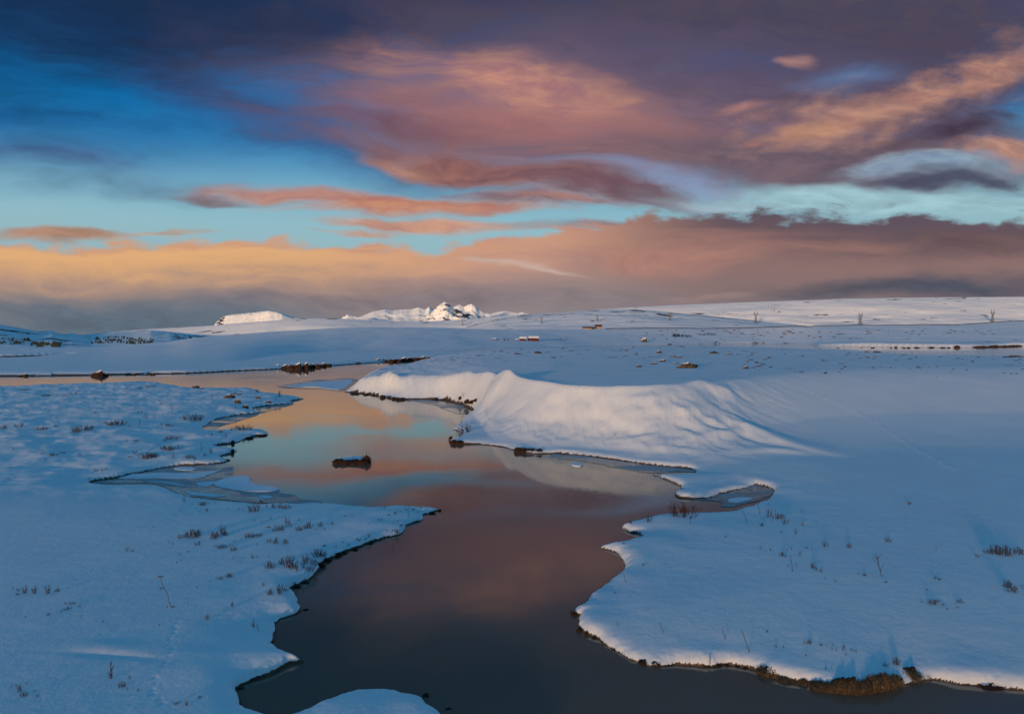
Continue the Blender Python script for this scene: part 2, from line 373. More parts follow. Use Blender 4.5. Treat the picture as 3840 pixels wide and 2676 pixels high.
m, nt, p = new_mat('still_water'); M_WATER = m
g = nt.nodes.new('ShaderNodeNewGeometry')
n = nnoise(nt, g.outputs['Position'], 0.45, 3, 0.5, (1.0, 2.2, 1.0))
p.inputs['Base Color'].default_value = (0.19, 0.12, 0.085, 1); p.inputs['Roughness'].default_value = 0.045; p.inputs['IOR'].default_value = 1.45
nbump(nt, n, 0.08, 0.02, p)
nt.links.new(nmap(nt, nnoise(nt, g.outputs['Position'], 0.05, 4, 0.6, (1.0, 2.5, 1.0)), 0.35, 0.65, 0.03, 0.085), p.inputs['Roughness'])
m, nt, p = new_mat('thin_ice'); M_ICE = m
g = nt.nodes.new('ShaderNodeNewGeometry'); pos = g.outputs['Position']
f = nmap(nt, nnoise(nt, pos, 0.35, 6, 0.62, (0.6, 1.2, 1.0)), 0.40, 0.62)
vo = nt.nodes.new('ShaderNodeTexVoronoi'); vo.feature = 'DISTANCE_TO_EDGE'; vo.inputs['Scale'].default_value = 0.45
dv = nt.nodes.new('ShaderNodeVectorMath'); dv.operation = 'ADD'; nt.links.new(pos, dv.inputs[0])
nc = nt.nodes.new('ShaderNodeTexNoise'); nc.inputs['Scale'].default_value = 0.8; nt.links.new(pos, nc.inputs['Vector']); nt.links.new(nc.outputs['Color'], dv.inputs[1]); nt.links.new(dv.outputs[0], vo.inputs['Vector'])
c = nmix(nt, f, (0.055, 0.085, 0.10), (0.30, 0.37, 0.40))
c = nmix(nt, nmap(nt, vo.outputs['Distance'], 0.0, 0.05, 0.7, 0.0), c, (0.42, 0.47, 0.50))
c = nmix(nt, nmap(nt, nnoise(nt, pos, 2.2, 5, 0.7), 0.55, 0.75, 0.0, 0.6), c, (0.60, 0.66, 0.70))
nt.links.new(c, p.inputs['Base Color']); p.inputs['IOR'].default_value = 1.31
nt.links.new(nmap(nt, f, 0.0, 1.0, 0.12, 0.5), p.inputs['Roughness'])

# ================================================================== shorelines (pixel, height of the traced edge)
def smooth_poly(pts, sub=4):
    """world polygon from traced points, rounded by Catmull-Rom"""
    P = np.array([at(*q) for q in pts]); n = len(P); out = []
    for i in range(n):
        p0, p1, p2, p3 = P[(i - 1) % n], P[i], P[(i + 1) % n], P[(i + 2) % n]
        for k in range(sub):
            t = k / sub
            a = 0.4
            m1 = a * (p2 - p0); m2 = a * (p3 - p1)
            L = np.hypot(*(p2 - p1)) + 1e-6
            for mm in (m1, m2):
                l = np.hypot(*mm)
                if l > L: mm *= L / l
            out.append((2*t**3 - 3*t*t + 1) * p1 + (t**3 - 2*t*t + t) * m1 + (-2*t**3 + 3*t*t) * p2 + (t**3 - t*t) * m2)
    return np.array(out)
near = 0.0; far_ = 0.28
W1 = [(4700, 2640, 0), (4200, 2610, 0), (3840, 2589, 0), (3774, 2580, 0), (3670, 2573, 0), (3633, 2571, 0), (3570, 2560, 0), (3507, 2546, 0), (3448, 2551, 0), (3389, 2567, 0), (3321, 2587, 0),
 (3230, 2596, 0), (3162, 2596, 0), (3094, 2585, 0), (3054, 2572, 0), (2981, 2560, 0), (2927, 2549, 0), (2868, 2530, 0), (2845, 2515, 0), (2797, 2505, 0), (2727, 2494, 0), (2640, 2498, 0),
 (2531, 2494, 0), (2457, 2498, 0), (2392, 2483, 0), (2353, 2470, 0), (2327, 2450, 0), (2292, 2429, 0), (2248, 2400, 0), (2200, 2383, 0), (2174, 2366, 0), (2163, 2342, 0), (2163, 2322, 0),
 (2168, 2311, 0), (2150, 2305, 0), (2140, 2289, 0), (2139, 2280, .2), (2161, 2254, .28), (2200, 2230, .28), (2214, 2204, .28), (2256, 2176, .28), (2301, 2141, .28), (2341, 2112, .28), (2342, 2103, .1),
 (2326, 2086, 0), (2323, 2076, 0), (2301, 2068, 0), (2271, 2061, 0), (2241, 2056, 0), (2233, 2050, .1), (2236, 2038, .28), (2256, 2025, .28), (2296, 2019, .28), (2351, 2016, .28), (2398, 2008, .2),
 (2399, 2001, 0), (2366, 1996, 0), (2341, 1986, 0), (2331, 1979, 0), (2329, 1965, .2), (2341, 1953, .28), (2366, 1943, .28), (2426, 1933, .28), (2466, 1920, .28), (2526, 1915, .28), (2601, 1912, .28),
 (2717, 1908, .28), (2777, 1895, .28), (2872, 1868, .2), (2902, 1839, 0), (2832, 1818, 0), (2797, 1830, 0), (2702, 1853, 0), (2651, 1870, 0), (2601, 1871, 0), (2541, 1866, 0), (2530, 1855, 0),
 (2551, 1840, 0), (2554, 1825, 0), (2539, 1815, 0), (2486, 1795, 0), (2456, 1780, 0), (2444, 1773, .1), (2456, 1768, .28), (2551, 1766, .28), (2611, 1768, .2), (2600, 1762, 0), (2551, 1755, 0), (2476, 1749, 0),
 (2300, 1724, 0), (2198, 1711, 0), (2093, 1702, 0), (2036, 1701, 0), (1988, 1700, 0), (1936, 1692, 0), (1900, 1679, 0), (1853, 1671, 0), (1800, 1666, 0), (1740, 1666, 0), (1701, 1664, 0),
 (1685, 1653, 0), (1691, 1640, .25), (1722, 1630, .2), (1711, 1614, 0), (1696, 1605, .1), (1711, 1588, .28), (1748, 1554, .28), (1780, 1538, .1), (1740, 1522, 0), (1706, 1512, 0), (1675, 1502, 0), (1570, 1499, 0),
 (1518, 1499, 0), (1466, 1494, 0), (1414, 1483, 0), (1361, 1476, 0), (1280, 1471, 0)]
# back of the spur, world metres, then the far shore of the wide river and round the left bank
BACKSPUR = [(-27.6, 116), (-28.2, 126), (-28.0, 136), (-27.5, 150), (-25.5, 165), (-23.5, 185), (-16, 215), (0, 250), (8, 285)]
W1b = [(1700, 1339, 0), (1650, 1343, 0), (1500, 1352, 0), (1410, 1359, 0), (1240, 1371, 0), (1020, 1385, 0), (900, 1390, 0), (700, 1400, 0), (560, 1402, 0), (300, 1408, 0), (0, 1411, 0), (-800, 1416, 0),
 (-800, 1470, .4), (0, 1449, .5), (157, 1441, .6), (366, 1431, .8), (564, 1424, .8), (669, 1436, .7), (763, 1456, .4), (962, 1456, .4), (1003, 1470, .3), (1071, 1479, .3), (1145, 1492, .1), (1087, 1504, 0),
 (1103, 1512, 0), (1035, 1520, 0), (949, 1530, 0), (972, 1549, 0), (883, 1559, 0), (815, 1572, 0), (784, 1588, 0), (760, 1601, .2), (807, 1606, .28), (862, 1606, .28), (888, 1601, .28), (988, 1603, .28), (1005, 1628, .1),
 (941, 1637, 0), (894, 1658, 0), (857, 1664, 0), (805, 1670, 0), (850, 1672, .2), (888, 1677, .2), (877, 1698, 0), (826, 1711, 0), (857, 1720, .1), (836, 1735, 0), (784, 1742, 0), (664, 1748, 0), (591, 1760, 0),
 (497, 1779, 0), (429, 1794, 0), (335, 1808, 0), (397, 1815, .2), (544, 1806, .28), (617, 1818, .28), (664, 1839, .28), (706, 1854, .28), (774, 1860, .28), (899, 1873, .28), (1045, 1880, .28), (1179, 1877, .28),
 (1309, 1882, .28), (1397, 1887, .28), (1466, 1885, .28), (1579, 1885, .28), (1623, 1888, .28), (1645, 1900, .15), (1647, 1914, 0), (1614, 1927, 0), (1588, 1932, 0), (1586, 1947, 0), (1553, 1960, 0), (1518, 1972, 0),
 (1522, 1986, 0), (1510, 1999, 0), (1479, 2008, 0), (1392, 2034, 0), (1336, 2058, 0), (1292, 2074, 0), (1244, 2095, 0), (1207, 2116, 0), (1194, 2136, 0), (1183, 2157, 0), (1161, 2174, 0), (1109, 2201, 0),
 (1096, 2209, 0), (1113, 2225, .2), (1131, 2258, .25), (1137, 2283, 0), (1114, 2302, 0), (1061, 2320, 0), (1037, 2336, 0), (1029, 2358, 0), (1029, 2385, .2), (1044, 2403, .28), (1105, 2437, .28), (1131, 2470, .1),
 (1096, 2488, 0), (1035, 2519, 0), (974, 2544, 0), (922, 2566, 0), (885, 2588, 0), (913, 2605, .25), (952, 2623, .28), (1013, 2640, .28), (1048, 2646, .28), (1148, 2629, .28), (1209, 2599, .28), (1292, 2570, .28),
 (1344, 2557, .28), (1410, 2551, .28), (1488, 2557, .28), (1551, 2575, .28), (1584, 2592, .25), (1601, 2620, .2), (1645, 2642, .25), (1671, 2662, .25), (1715, 2676, .25), (1800, 2730, .25), (1900, 2900, .2), (2000, 3500, 0), (4700, 3500, 0)]
W2 = [(1179, 1323, 0), (1450, 1317, 0), (1745, 1309.5, 0), (1900, 1305, 0), (2100, 1299, 0), (2305, 1294, 0), (2560, 1291, 0), (2800, 1287.5, 0), (3000, 1287, 0), (3052, 1290, 0), (3060, 1297.5, 0), (3200, 1299.5, 0), (3400, 1302, 0),
 (3570, 1304, 0), (3700, 1302, 0), (3840, 1298, 0), (4300, 1296, 0), (4300, 1340, 0), (3840, 1345, 0), (3400, 1340, 0), (3000, 1330, 0), (2700, 1318, 0), (2305, 1304, 0), (2100, 1305, 0), (1900, 1309, 0), (1745, 1313, 0), (1450, 1321, 0), (1179, 1326, 0)]
W3 = [(-300, 1343, 0), (0, 1347, 0), (100, 1344, 0), (175, 1337, 0), (260, 1332, 0), (170, 1334, 0), (0, 1337, 0), (-300, 1337, 0)]
def mixpoly():
    a = smooth_poly(W1)[:-4]; b = smooth_poly(W1b)[:-4]
    return np.vstack([a, np.array(BACKSPUR), b])
POLYS = [mixpoly(), smooth_poly(W2), smooth_poly(W3)]

# ================================================================== the snow ground (one sheet from the camera to the road)
ucol = np.concatenate([np.linspace(-1.9, -0.80, 46, endpoint=False), np.linspace(-0.80, 0.80, 1180), np.linspace(0.80, 1.9, 47)[1:]])
rows_py = np.arange(2760, 1402, -2.6)
drow = np.array([at(1920, q)[1] for q in rows_py])
d_last = drow[-1]
drow = np.concatenate([np.linspace(3.0, drow[0], 40, endpoint=False), drow, np.geomspace(d_last * 1.008, 1500, 275)])
NC, NR = len(ucol), len(drow)
Y = np.repeat(drow[:, None], NC, 1); X = drow[:, None] * ucol[None, :]
UU = np.repeat(ucol[None, :], NR, 0)
PX = UU * F + 1920

dist = np.full((NR, NC), 60.0); inside = np.zeros((NR, NC), bool)
for poly in POLYS:
    n = len(poly)
    for i in range(n):
        a = poly[i]; b = poly[(i + 1) % n]
        ym = (a[1] + b[1]) / 2; RR = 7.0 if ym < 70 else (10.0 if ym < 150 else 25.0)
        r0 = np.searchsorted(drow, min(a[1], b[1]) - RR); r1 = np.searchsorted(drow, max(a[1], b[1]) + RR)
        if r1 <= r0: continue
        lo = min(a[0], b[0]) - RR; hi = max(a[0], b[0]) + RR
        ylo, yhi = drow[r0], drow[min(r1, NR - 1)]
        c0 = np.searchsorted(ucol, min(lo / ylo, lo / yhi)); c1 = np.searchsorted(ucol, max(hi / ylo, hi / yhi))
        if c1 <= c0: continue
        ex, ey = b - a; L2 = ex * ex + ey * ey + 1e-9
        qx = X[r0:r1, c0:c1] - a[0]; qy = Y[r0:r1, c0:c1] - a[1]
        t = np.clip((qx * ex + qy * ey) / L2, 0, 1)
        dd = np.hypot(qx - t * ex, qy - t * ey)
        np.minimum(dist[r0:r1, c0:c1], dd, out=dist[r0:r1, c0:c1])
    ax, ay = poly[:, 0], poly[:, 1]; bx, by = np.roll(ax, -1), np.roll(ay, -1)
    for r in range(NR):
        y = drow[r] + 1e-5
        k = (ay > y) != (by > y)
        if not k.any(): continue
        xs = np.sort(ax[k] + (y - ay[k]) / (by[k] - ay[k]) * (bx[k] - ax[k])) / drow[r]
        inside[r] ^= (np.searchsorted(xs, ucol) % 2).astype(bool)
D = np.where(inside, -dist, dist)
near_w = np.clip((Y - 15) / 120, 0, 1)
D = D + np.where(Y < 160, (0.07 + 0.05 * near_w) * fbm(X * 1.2, Y * 1.2, 4, 5, 0.6) + 0.10 * near_w * fbm(X * 0.35, Y * 0.35, 2, 6), 0.0)

cross = (D[:-1] * D[1:]) < 0
rr, cc = np.nonzero(cross)
f_ = D[rr, cc] / (D[rr, cc] - D[rr + 1, cc])
ys_ = drow[rr] + f_ * (drow[rr + 1] - drow[rr])
rs_ = np.where(f_ < 0.5, rr, rr + 1)
Y[rs_, cc] = ys_; X[rs_, cc] = ucol[cc] * ys_; D[rs_, cc] = 0.0
# --- the drifted scarp and the flat top behind it
tp = [1280, 1290, 1350, 1420, 1500, 1600, 1675, 1706, 1760, 1806, 1850, 1910, 1960, 2000, 2100, 2250, 2350, 2450, 2600, 2750, 2900, 3100, 3400, 3840, 6500]
toe = [108, 108, 107.7, 105, 98, 97, 96, 90, 78, 64, 56.5, 54.7, 53, 52.6, 52.4, 52, 50, 47, 46.5, 46, 47, 48, 49, 50, 52]
cre = [111, 112, 111, 108.5, 103, 102, 100.5, 98, 92, 86, 80, 73.6, 69, 65.5, 61.5, 59.5, 59, 59, 61, 67, 77, 90, 97, 97, 97]
zcr = [0, .8, 1.9, 2.4, 2.6, 2.9, 3.0, 3.2, 3.6, 3.95, 4.35, 5.0, 4.9, 4.6, 4.6, 4.65, 4.7, 4.75, 4.85, 4.8, 4.8, 4.8, 4.8, 4.8, 4.8]
bp = [1280, 1290, 1309, 1346, 1393, 1466, 1570, 1650, 1745, 1900, 2100, 2500, 2913, 3400, 3840, 6500]
dbk = [113, 113.5, 114, 121, 128, 142, 174, 200, 225, 220, 215, 235, 195, 141, 140, 140]
zbk = [0, .8, .9, 1.8, 2.5, 2.8, 3.0, 3.6, 4.2, 4.8, 5.0, 5.6, 5.5, 5.2, 5.1, 5.0]
def smooth1(f, k=9):
    w = np.hanning(k + 2)[1:-1]; w /= w.sum()
    return np.convolve(np.pad(f, k // 2, mode='edge'), w, 'valid')
pcol = ucol * F + 1920
Tc = smooth1(np.interp(pcol, tp, toe), 31); Cc = smooth1(np.interp(pcol, tp, cre), 31); Zc = smooth1(np.interp(pcol, tp, zcr), 15)
Bc = smooth1(np.interp(pcol, bp, dbk), 91); ZBc = smooth1(np.interp(pcol, bp, zbk), 31)
Zc[pcol < 1281] = 0; ZBc[pcol < 1281] = 0
steep = sstep(PX, 2450, 3000)                          # 0 sharp-crested face, 1 gentle slope
wig = 1.2 * (1 - steep) * fbm(X * 0.09, Y * 0.09, 3, 31)             # drift lobes: the face is not a ruled slope
t = np.clip((Y - Tc + wig * 0.5) / (Cc - Tc), 0, 1)
prof = (1 - steep) * (t ** 2.0) * (1.7 - 0.7 * t) + steep * (t * t * (3 - 2 * t))
back = np.clip((Y - Cc) / (Bc - Cc), 0, 1)
Zs = smooth1(Zc, 241)
zp = np.where(Y < Cc, Zc * prof, Zs + (ZBc - Zs) * back + (Zc - Zs) * np.exp(-np.maximum(Y - Cc, 0) / 7.0))
zp = zp - 0.48 * np.clip(zp / 1.5, 0, 1)
fall = 1 - sstep(Y, Bc, Bc * 1.13)
ZP = zp * fall * (PX > 1281)
# drift ribs on the face: long curved sastrugi
face = np.clip(4 * t * (1 - t), 0, 1) * (PX > 1281)
q1 = X * 0.16 + 0.6 * fbm(X * 0.05, Y * 0.05, 2, 41); q2 = (Y + 0.30 * X) * 0.36
rib = 1 - np.abs(fbm(q1, q2, 3, 43)) * 2.0
rib2 = fbm(X * 0.5, (Y + 0.22 * X) * 1.3, 3, 47)
face_r = face * sstep(PX, 2050, 2350) * (1 - sstep(PX, 2750, 3100))
face_l = face * (1 - sstep(PX, 1850, 2000)) * sstep(PX, 1300, 1420)
ZP = ZP + face_r * (0.10 * rib + 0.03 * rib2) + face * sstep(PX, 1300, 1400) * (1 - sstep(PX, 2700, 2900)) * 0.26 * (0.6 - np.abs(fbm(X * 0.42 + 0.2 * Y, Y * 0.42, 4, 53))) + face_l * 0.12 * (1 - 2 * np.abs(fbm(X * 0.33 + Y * 0.1, Y * 0.12, 2, 51)))
# --- lowland, hill and slope up to the road
mp = [-3000, -600, 0, 560, 900, 1100, 1179, 1745, 1900, 2305, 2560, 2800, 3040, 3060, 3840, 6500]
d0 = smooth1(np.interp(pcol, mp, [160, 160, 165, 180, 220, 340, 384, 490, 535, 720, 794, 900, 960, 800, 800, 800]), 81)
sp = [-3000, -600, 0, 174, 392, 500, 627, 719, 1000, 1270, 1579, 1900, 2148, 2700, 3000, 3570, 3840, 4600, 6500]
spy = np.array([1312, 1312, 1311, 1308, 1303, 1295, 1283, 1266, 1247, 1229, 1226, 1237, 1233, 1231, 1225, 1220, 1207, 1190, 1180])
dmd = smooth1(np.interp(pcol, sp, [420, 420, 420, 425, 450, 470, 520, 600, 700, 800, 850, 900, 1000, 1100, 1150, 1200, 1250, 1250, 1250]), 61)
zmd = CAM_H + smooth1(np.interp(pcol, sp, (1262 - spy) / F), 41) * dmd
tm = np.clip((Y - d0) / (dmd - d0), 0, 1)
ZM = (zmd - 0.6) * (tm ** 1.15) - 12.0 * sstep(Y, dmd * 1.02, dmd * 1.5)
# --- banks
lip = 0.24 + 0.0 * X
lipv = 0.16 * fbm(X * 0.3, Y * 0.3, 2, 61)                # the lip's own ups and downs die out inland
lip = lip + 0.35 * sstep(Y, 130, 170)
isl = sstep(PX, 3030, 3070) * sstep(Y, 480, 500)
lip = lip + isl * (2.6 + 0.5 * fbm(X * 0.03, Y * 0.03, 2, 67))
rstep = np.gradient(drow)[:, None] + 0 * X
wl = np.maximum(0.15, 0.75 * rstep)
Dp = np.clip(D, 0, 6.8)
H = (lip + lipv * np.exp(-Dp / 1.2)) * (1 - np.exp(-Dp / wl)) + 0.28 * (1 - np.exp(-Dp / 5.0))
soft = np.clip(Dp / 2.5, 0, 1)
# rolling snow, hummocks on the left bank, tussocky plain on the flat top
H = H + soft * (0.018 + 0.03 * sstep(Y, 50, 90)) * fbm(X * 0.045, Y * 0.06, 2, 71) + soft * 0.003 * fbm(X * 0.5, Y * 0.5, 2, 73) * (Y < 200)
hum = sstep(-X, -2, 10) * sstep(Y, 34, 44) * (1 - sstep(Y, 140, 160))
H = H + soft * hum * (0.45 * sstep(Y, 45, 120) + 0.13 * fbm(X * 0.30, Y * 0.30, 3, 75) + 0.02 * fbm(X * 1.4, Y * 1.1, 2, 76))
plain_t = sstep(Y, 85, 110) * (PX > 1281) * (1 - sstep(Y, 260, 300))
H = H + soft * plain_t * (0.06 * fbm(X * 0.25, Y * 0.16, 3, 77) + 0.06 * fbm(X * 0.06, Y * 0.05, 2, 78))
H = H + soft * sstep(Y, 300, 420) * (0.8 * fbm(X * 0.012, Y * 0.006, 3, 79) + 0.10 * fbm(X * 0.06, Y * 0.03, 3, 80))
H = H + soft * (ZP + ZM)
def hz(x, y):
    """ground height at a world point"""
    u = x / y
    r = np.clip(np.searchsorted(drow, y) - 1, 0, NR - 2); c = np.clip(np.searchsorted(ucol, u) - 1, 0, NC - 2)
    fr = (y - drow[r]) / (drow[r + 1] - drow[r]); fc = (u - ucol[c]) / (ucol[c + 1] - ucol[c])
    return float((H[r, c] * (1 - fc) + H[r, c + 1] * fc) * (1 - fr) + (H[r + 1, c] * (1 - fc) + H[r + 1, c + 1] * fc) * fr)
def hit(px, py, dmin=14, dmax=1450):
    """first ground point seen through a pixel"""
    u, w = ray(px, py)
    c = int(np.clip(np.searchsorted(ucol, u), 0, NC - 1))
    z = CAM_H + w * drow
    k = np.nonzero((z <= np.maximum(H[:, c], 0.0)) & (drow > dmin))[0]
    d = drow[k[0]] if len(k) else dmax
    d = min(d, dmax)
    return u * d, d, hz(u * d, d)

# small features: the drift hollow, footprints
def bump_at(px, py, z, rx, ry, amp, ang=0.0):
    x, y = at(px, py, z); c, s = math.cos(ang), math.sin(ang)
    qx = (X - x) * c + (Y - y) * s; qy = -(X - x) * s + (Y - y) * c
    return amp * np.exp(-(qx / rx) ** 2 - (qy / ry) ** 2)
for (px, py, rx, ry, a, g_) in ((410, 2410, 0.9, 0.35, 0.03, -0.12), (430, 2440, 1.3, 0.16, -0.03, -0.1), (1100, 1620, 3, 1.0, 0.1, 0)):
    H = H + bump_at(px, py, 0.5, rx, ry, a, g_)
def drift(pts, amp, wf, wb):
    """a wind-built snow rib along a seen line: steep on the side towards the viewer, long behind"""
    P = [np.array(hit(a, b)[:2]) for a, b in pts]; n_ = len(P) - 1
    lo = np.min(P, 0) - 4 * max(wf, wb); hi = np.max(P, 0) + 4 * max(wf, wb)
    r0, r1 = np.searchsorted(drow, (lo[1], hi[1])); c0, c1 = np.searchsorted(ucol, (min(lo[0] / lo[1], lo[0] / hi[1]), max(hi[0] / lo[1], hi[0] / hi[1])))
    xs, ys = X[r0:r1, c0:c1], Y[r0:r1, c0:c1]; best = np.full(xs.shape, 1e9); val = np.zeros(xs.shape)
    for i in range(n_):
        a, b = P[i], P[i + 1]; e = b - a; L2 = e @ e + 1e-9
        t_ = np.clip(((xs - a[0]) * e[0] + (ys - a[1]) * e[1]) / L2, 0, 1)
        qx, qy = xs - a[0] - t_ * e[0], ys - a[1] - t_ * e[1]; dd = np.hypot(qx, qy)
        w_ = np.where(qy < 0, wf, wb); tt_ = (i + t_) / n_
        v = 1.25 * amp * np.exp(-(dd / w_) ** 2) * sstep(np.minimum(tt_, 1 - tt_), 0.0, 0.38)
        k = dd < best; best[k] = dd[k]; val[k] = v[k]
    H[r0:r1, c0:c1] += val
drift([(2330, 1532), (2400, 1548), (2480, 1557), (2560, 1556), (2640, 1548), (2700, 1572)], .34, .55, 1.8)
drift([(2250, 1520), (2340, 1512), (2440, 1500), (2540, 1480), (2640, 1476)], .22, .7, 1.8)
drift([(2620, 1556), (2700, 1582), (2780, 1606), (2860, 1634), (2960, 1672), (3100, 1700), (3260, 1715)], .26, .7, 2.2)
drift([(2480, 1648), (2600, 1642), (2700, 1634), (2790, 1624), (2860, 1650), (2940, 1684)], .26, .5, 1.8)
drift([(2440, 1590), (2560, 1588), (2680, 1586), (2740, 1594)], .16, .5, 1.2)
drift([(2560, 1445), (2640, 1450), (2720, 1470), (2790, 1500)], .26, .8, 1.6)
drift([(2740, 1704), (2860, 1690), (2960, 1694), (3080, 1704)], .16, .5, 1.4)
drift([(2130, 1560), (2260, 1548), (2350, 1575), (2450, 1600)], .16, .6, 1.5)
# folds of the peak above the cove
drift([(1925, 1402), (1880, 1445), (1825, 1495), (1770, 1545)], .55, 2.2, 2.6)
drift([(1850, 1425), (1800, 1462), (1750, 1492), (1700, 1508)], .6, 1.5, 1.8)
drift([(1760, 1440), (1710, 1470), (1660, 1490)], .6, 1.5, 2.0)
drift([(1600, 1436), (1560, 1462), (1540, 1488)], .38, 2.2, 2.2)
drift([(1480, 1436), (1445, 1456), (1430, 1478)], .7, 1.8, 2.0)
drift([(1940, 1425), (1990, 1480), (2030, 1540), (2060, 1600)], .28, 2.2, 2.2)
def trail(pts, z, step, amp, rad, wob):
    P = [np.array(hit(a, b)[:2]) for a, b, z_ in pts]; acc = 0.0
    for a, b in zip(P, P[1:]):
        L = np.hypot(*(b - a)); k = int(L / step)
        for i in range(k):
            c = a + (b - a) * i / k + RNG.normal(0, wob, 2)
            r0, r1 = np.searchsorted(drow, (c[1] - 3 * rad, c[1] + 3 * rad))
            c0, c1 = np.searchsorted(ucol, ((c[0] - 3 * rad) / c[1], (c[0] + 3 * rad) / c[1]))
            if r1 <= r0 or c1 <= c0: continue
            r2 = (X[r0:r1, c0:c1] - c[0]) ** 2 + (Y[r0:r1, c0:c1] - c[1]) ** 2
            H[r0:r1, c0:c1] += amp * np.exp(-r2 / rad ** 2) * (0.6 + 0.8 * RNG.random())
trail([(2760, 1402, 5), (3020, 1462, 4.8), (3140, 1510, 4.6), (3280, 1580, 3.8), (3420, 1675, 2.0), (3590, 1762, 0.7)], 3.0, 0.55, 0.05, 0.26, 0.08)
trail([(660, 2330, .5), (640, 2400, .5), (648, 2460, .5), (600, 2520, .5), (575, 2600, .5), (598, 2640, .5), (590, 2665, .5)], 0.5, 0.24, -0.012, 0.07, 0.05)
trail([(1960, 1660, 1.2), (2010, 1610, 2.4), (2060, 1570, 3.2)], 2.0, 0.9, 0.05, 0.22, 0.3)
# beneath the water
H = np.where(D == 0, 0.0, H)
H = np.where(D < 0, np.maximum(-0.7, D * np.minimum(2.2, 1.0 / rstep)), H)
H = np.where((D > 0), np.maximum(H, 0.0 + np.minimum(D * np.minimum(0.5, 0.3 / rstep), 0.10)), H)
# bare soil: foot of the banks, wind-scoured flecks of the plain
sn = fbm(X * 0.9, Y * 0.9, 3, 91)
soil = np.where(D > -2, 1 - sstep(H, 0.03, 0.035 + 0.04 * np.clip(sn, 0, 1) + 0.17 * np.clip(fbm(X * 0.22, Y * 0.22, 2, 94) + 0.05, 0, 1) + 0.12 * near_w * np.clip(fbm(X * .2, Y * .2, 2, 93), 0, 1) + 0.05 * near_w), 1.0)
soil = np.clip(soil, 0, 1) * (D < 6) * (1 - 0.5 * sstep(Y, 250, 450))
fl = fbm(X * 0.55, Y * 0.13, 3, 95) + 0.5 * fbm(X * 0.05, Y * 0.03, 2, 96)
flm = plain_t * sstep(Y, 100, 135) * 0.55 * sstep(fl, 0.42, 0.75)
fl2 = fbm(X * 0.09, Y * 0.025, 3, 97) + 0.5 * fbm(X * 0.01, Y * 0.006, 2, 98)
flm2 = sstep(PX, 1900, 2500) * sstep(Y, 560, 700) * 0.55 * sstep(fl2, 0.45, 0.8)
soil = np.maximum(soil, np.maximum(flm, flm2))

idx = np.arange(NR * NC).reshape(NR, NC)
quads = np.stack([idx[:-1, :-1], idx[:-1, 1:], idx[1:, 1:], idx[1:, :-1]], -1).reshape(-1, 4)
deep = (H < -0.45).ravel()
quads = quads[~(deep[quads].all(1))]
ground = mesh_obj('snow_ground', np.stack([X, Y, H], -1).reshape(-1, 3), quads, M_SNOW, attrs={'soil': soil.ravel()})
structure(ground); ground['label'] = 'blue-shadowed snow field with river banks and drifted scarp'

wv = np.array([(-3200, 2, 0), (3200, 2, 0), (3200, 1600, 0), (-3200, 1600, 0)], float)
water = structure(mesh_obj('river_water', wv, [(0, 1, 2, 3)], M_WATER, smooth=False))

# ================================================================== far hills and mountains
def relief(name, label, skyline, dfront, dcrest, dback, zfront, mat, pr, ncol, nrow, amp, sx, sy, seed, soilf, ridged=0.0, pad=0.0):
    """a range whose crest keeps the traced skyline at its own distance; front slope towards the viewer"""
    px = np.array([s[0] for s in skyline], float); py = np.array([s[1] for s in skyline], float)
    p = np.linspace(px[0], px[-1], ncol)
    u = (p - 1920) / F
    el = np.interp(p, px, (1262 - py) / F)
    if pad: el = smooth1(el, pad)
    f_ = np.interp(p, *zip(*dfront)) if isinstance(dfront, list) else np.full(ncol, float(dfront))
    c_ = np.interp(p, *zip(*dcrest)) if isinstance(dcrest, list) else np.full(ncol, float(dcrest))
    zc = CAM_H + el * c_
    tt = np.concatenate([np.linspace(0, 1, nrow), 1 + np.linspace(0, 1, 10)[1:]])
    tf = np.minimum(tt, 1)[:, None]; tb = np.maximum(tt - 1, 0)[:, None]
    d = f_ + (c_ - f_) * tf + (dback - 0) * tb
    x = u[None, :] * d; y = d
    base = zfront
    hgt = np.maximum(zc - base, 1.0)
    z = base + hgt * pr(tf) - tb * (hgt * 0.9 + 30)
    n = fbm(x / sx, y / sy, 5, seed, 0.52)
    if ridged: n = (1 - ridged) * n + ridged * (1 - 2.2 * np.abs(fbm(x / sx, y / sy, 4, seed + 9)))
    w = 4 * tf * (1 - tf) * 0.85 + 0.15 * (tf > 0.5) * (tf < 0.999)
    z = z + amp * hgt * n * w * (tb == 0)
    soil_ = soilf(p[None, :] + 0 * d, tf + 0 * d, x, y, z)
    nr = len(tt); ii = np.arange(nr * ncol).reshape(nr, ncol)
    qd = np.stack([ii[:-1, :-1], ii[:-1, 1:], ii[1:, 1:], ii[1:, :-1]], -1).reshape(-1, 4)
    o = mesh_obj(name, np.stack([x, y, z], -1).reshape(-1, 3), qd, mat, attrs={'soil': soil_.ravel()})
    structure(o); o['label'] = label
    RELIEF[name] = (u, d, z)
    return o
RELIEF = {}
def rhit(name, px, py):
    """first point of a far range seen through a pixel"""
    u, d, z = RELIEF[name]; uu, w = ray(px, py)
    c = int(np.clip(np.searchsorted(u, uu), 0, len(u) - 1))
    k = np.nonzero(z[:, c] >= CAM_H + w * d[:, c])[0]
    r = k[0] if len(k) else d.shape[0] - 10
    return uu * d[r, c], d[r, c], z[r, c]
flecks = lambda a, b, sx, sy, seed: (lambda p, t, x, y, z: 0.62 * sstep(fbm(x / sx, y / sy, 4, seed) + 0.45 * fbm(x / (sx * 6), y / (sy * 5), 2, seed + 3), a, b))
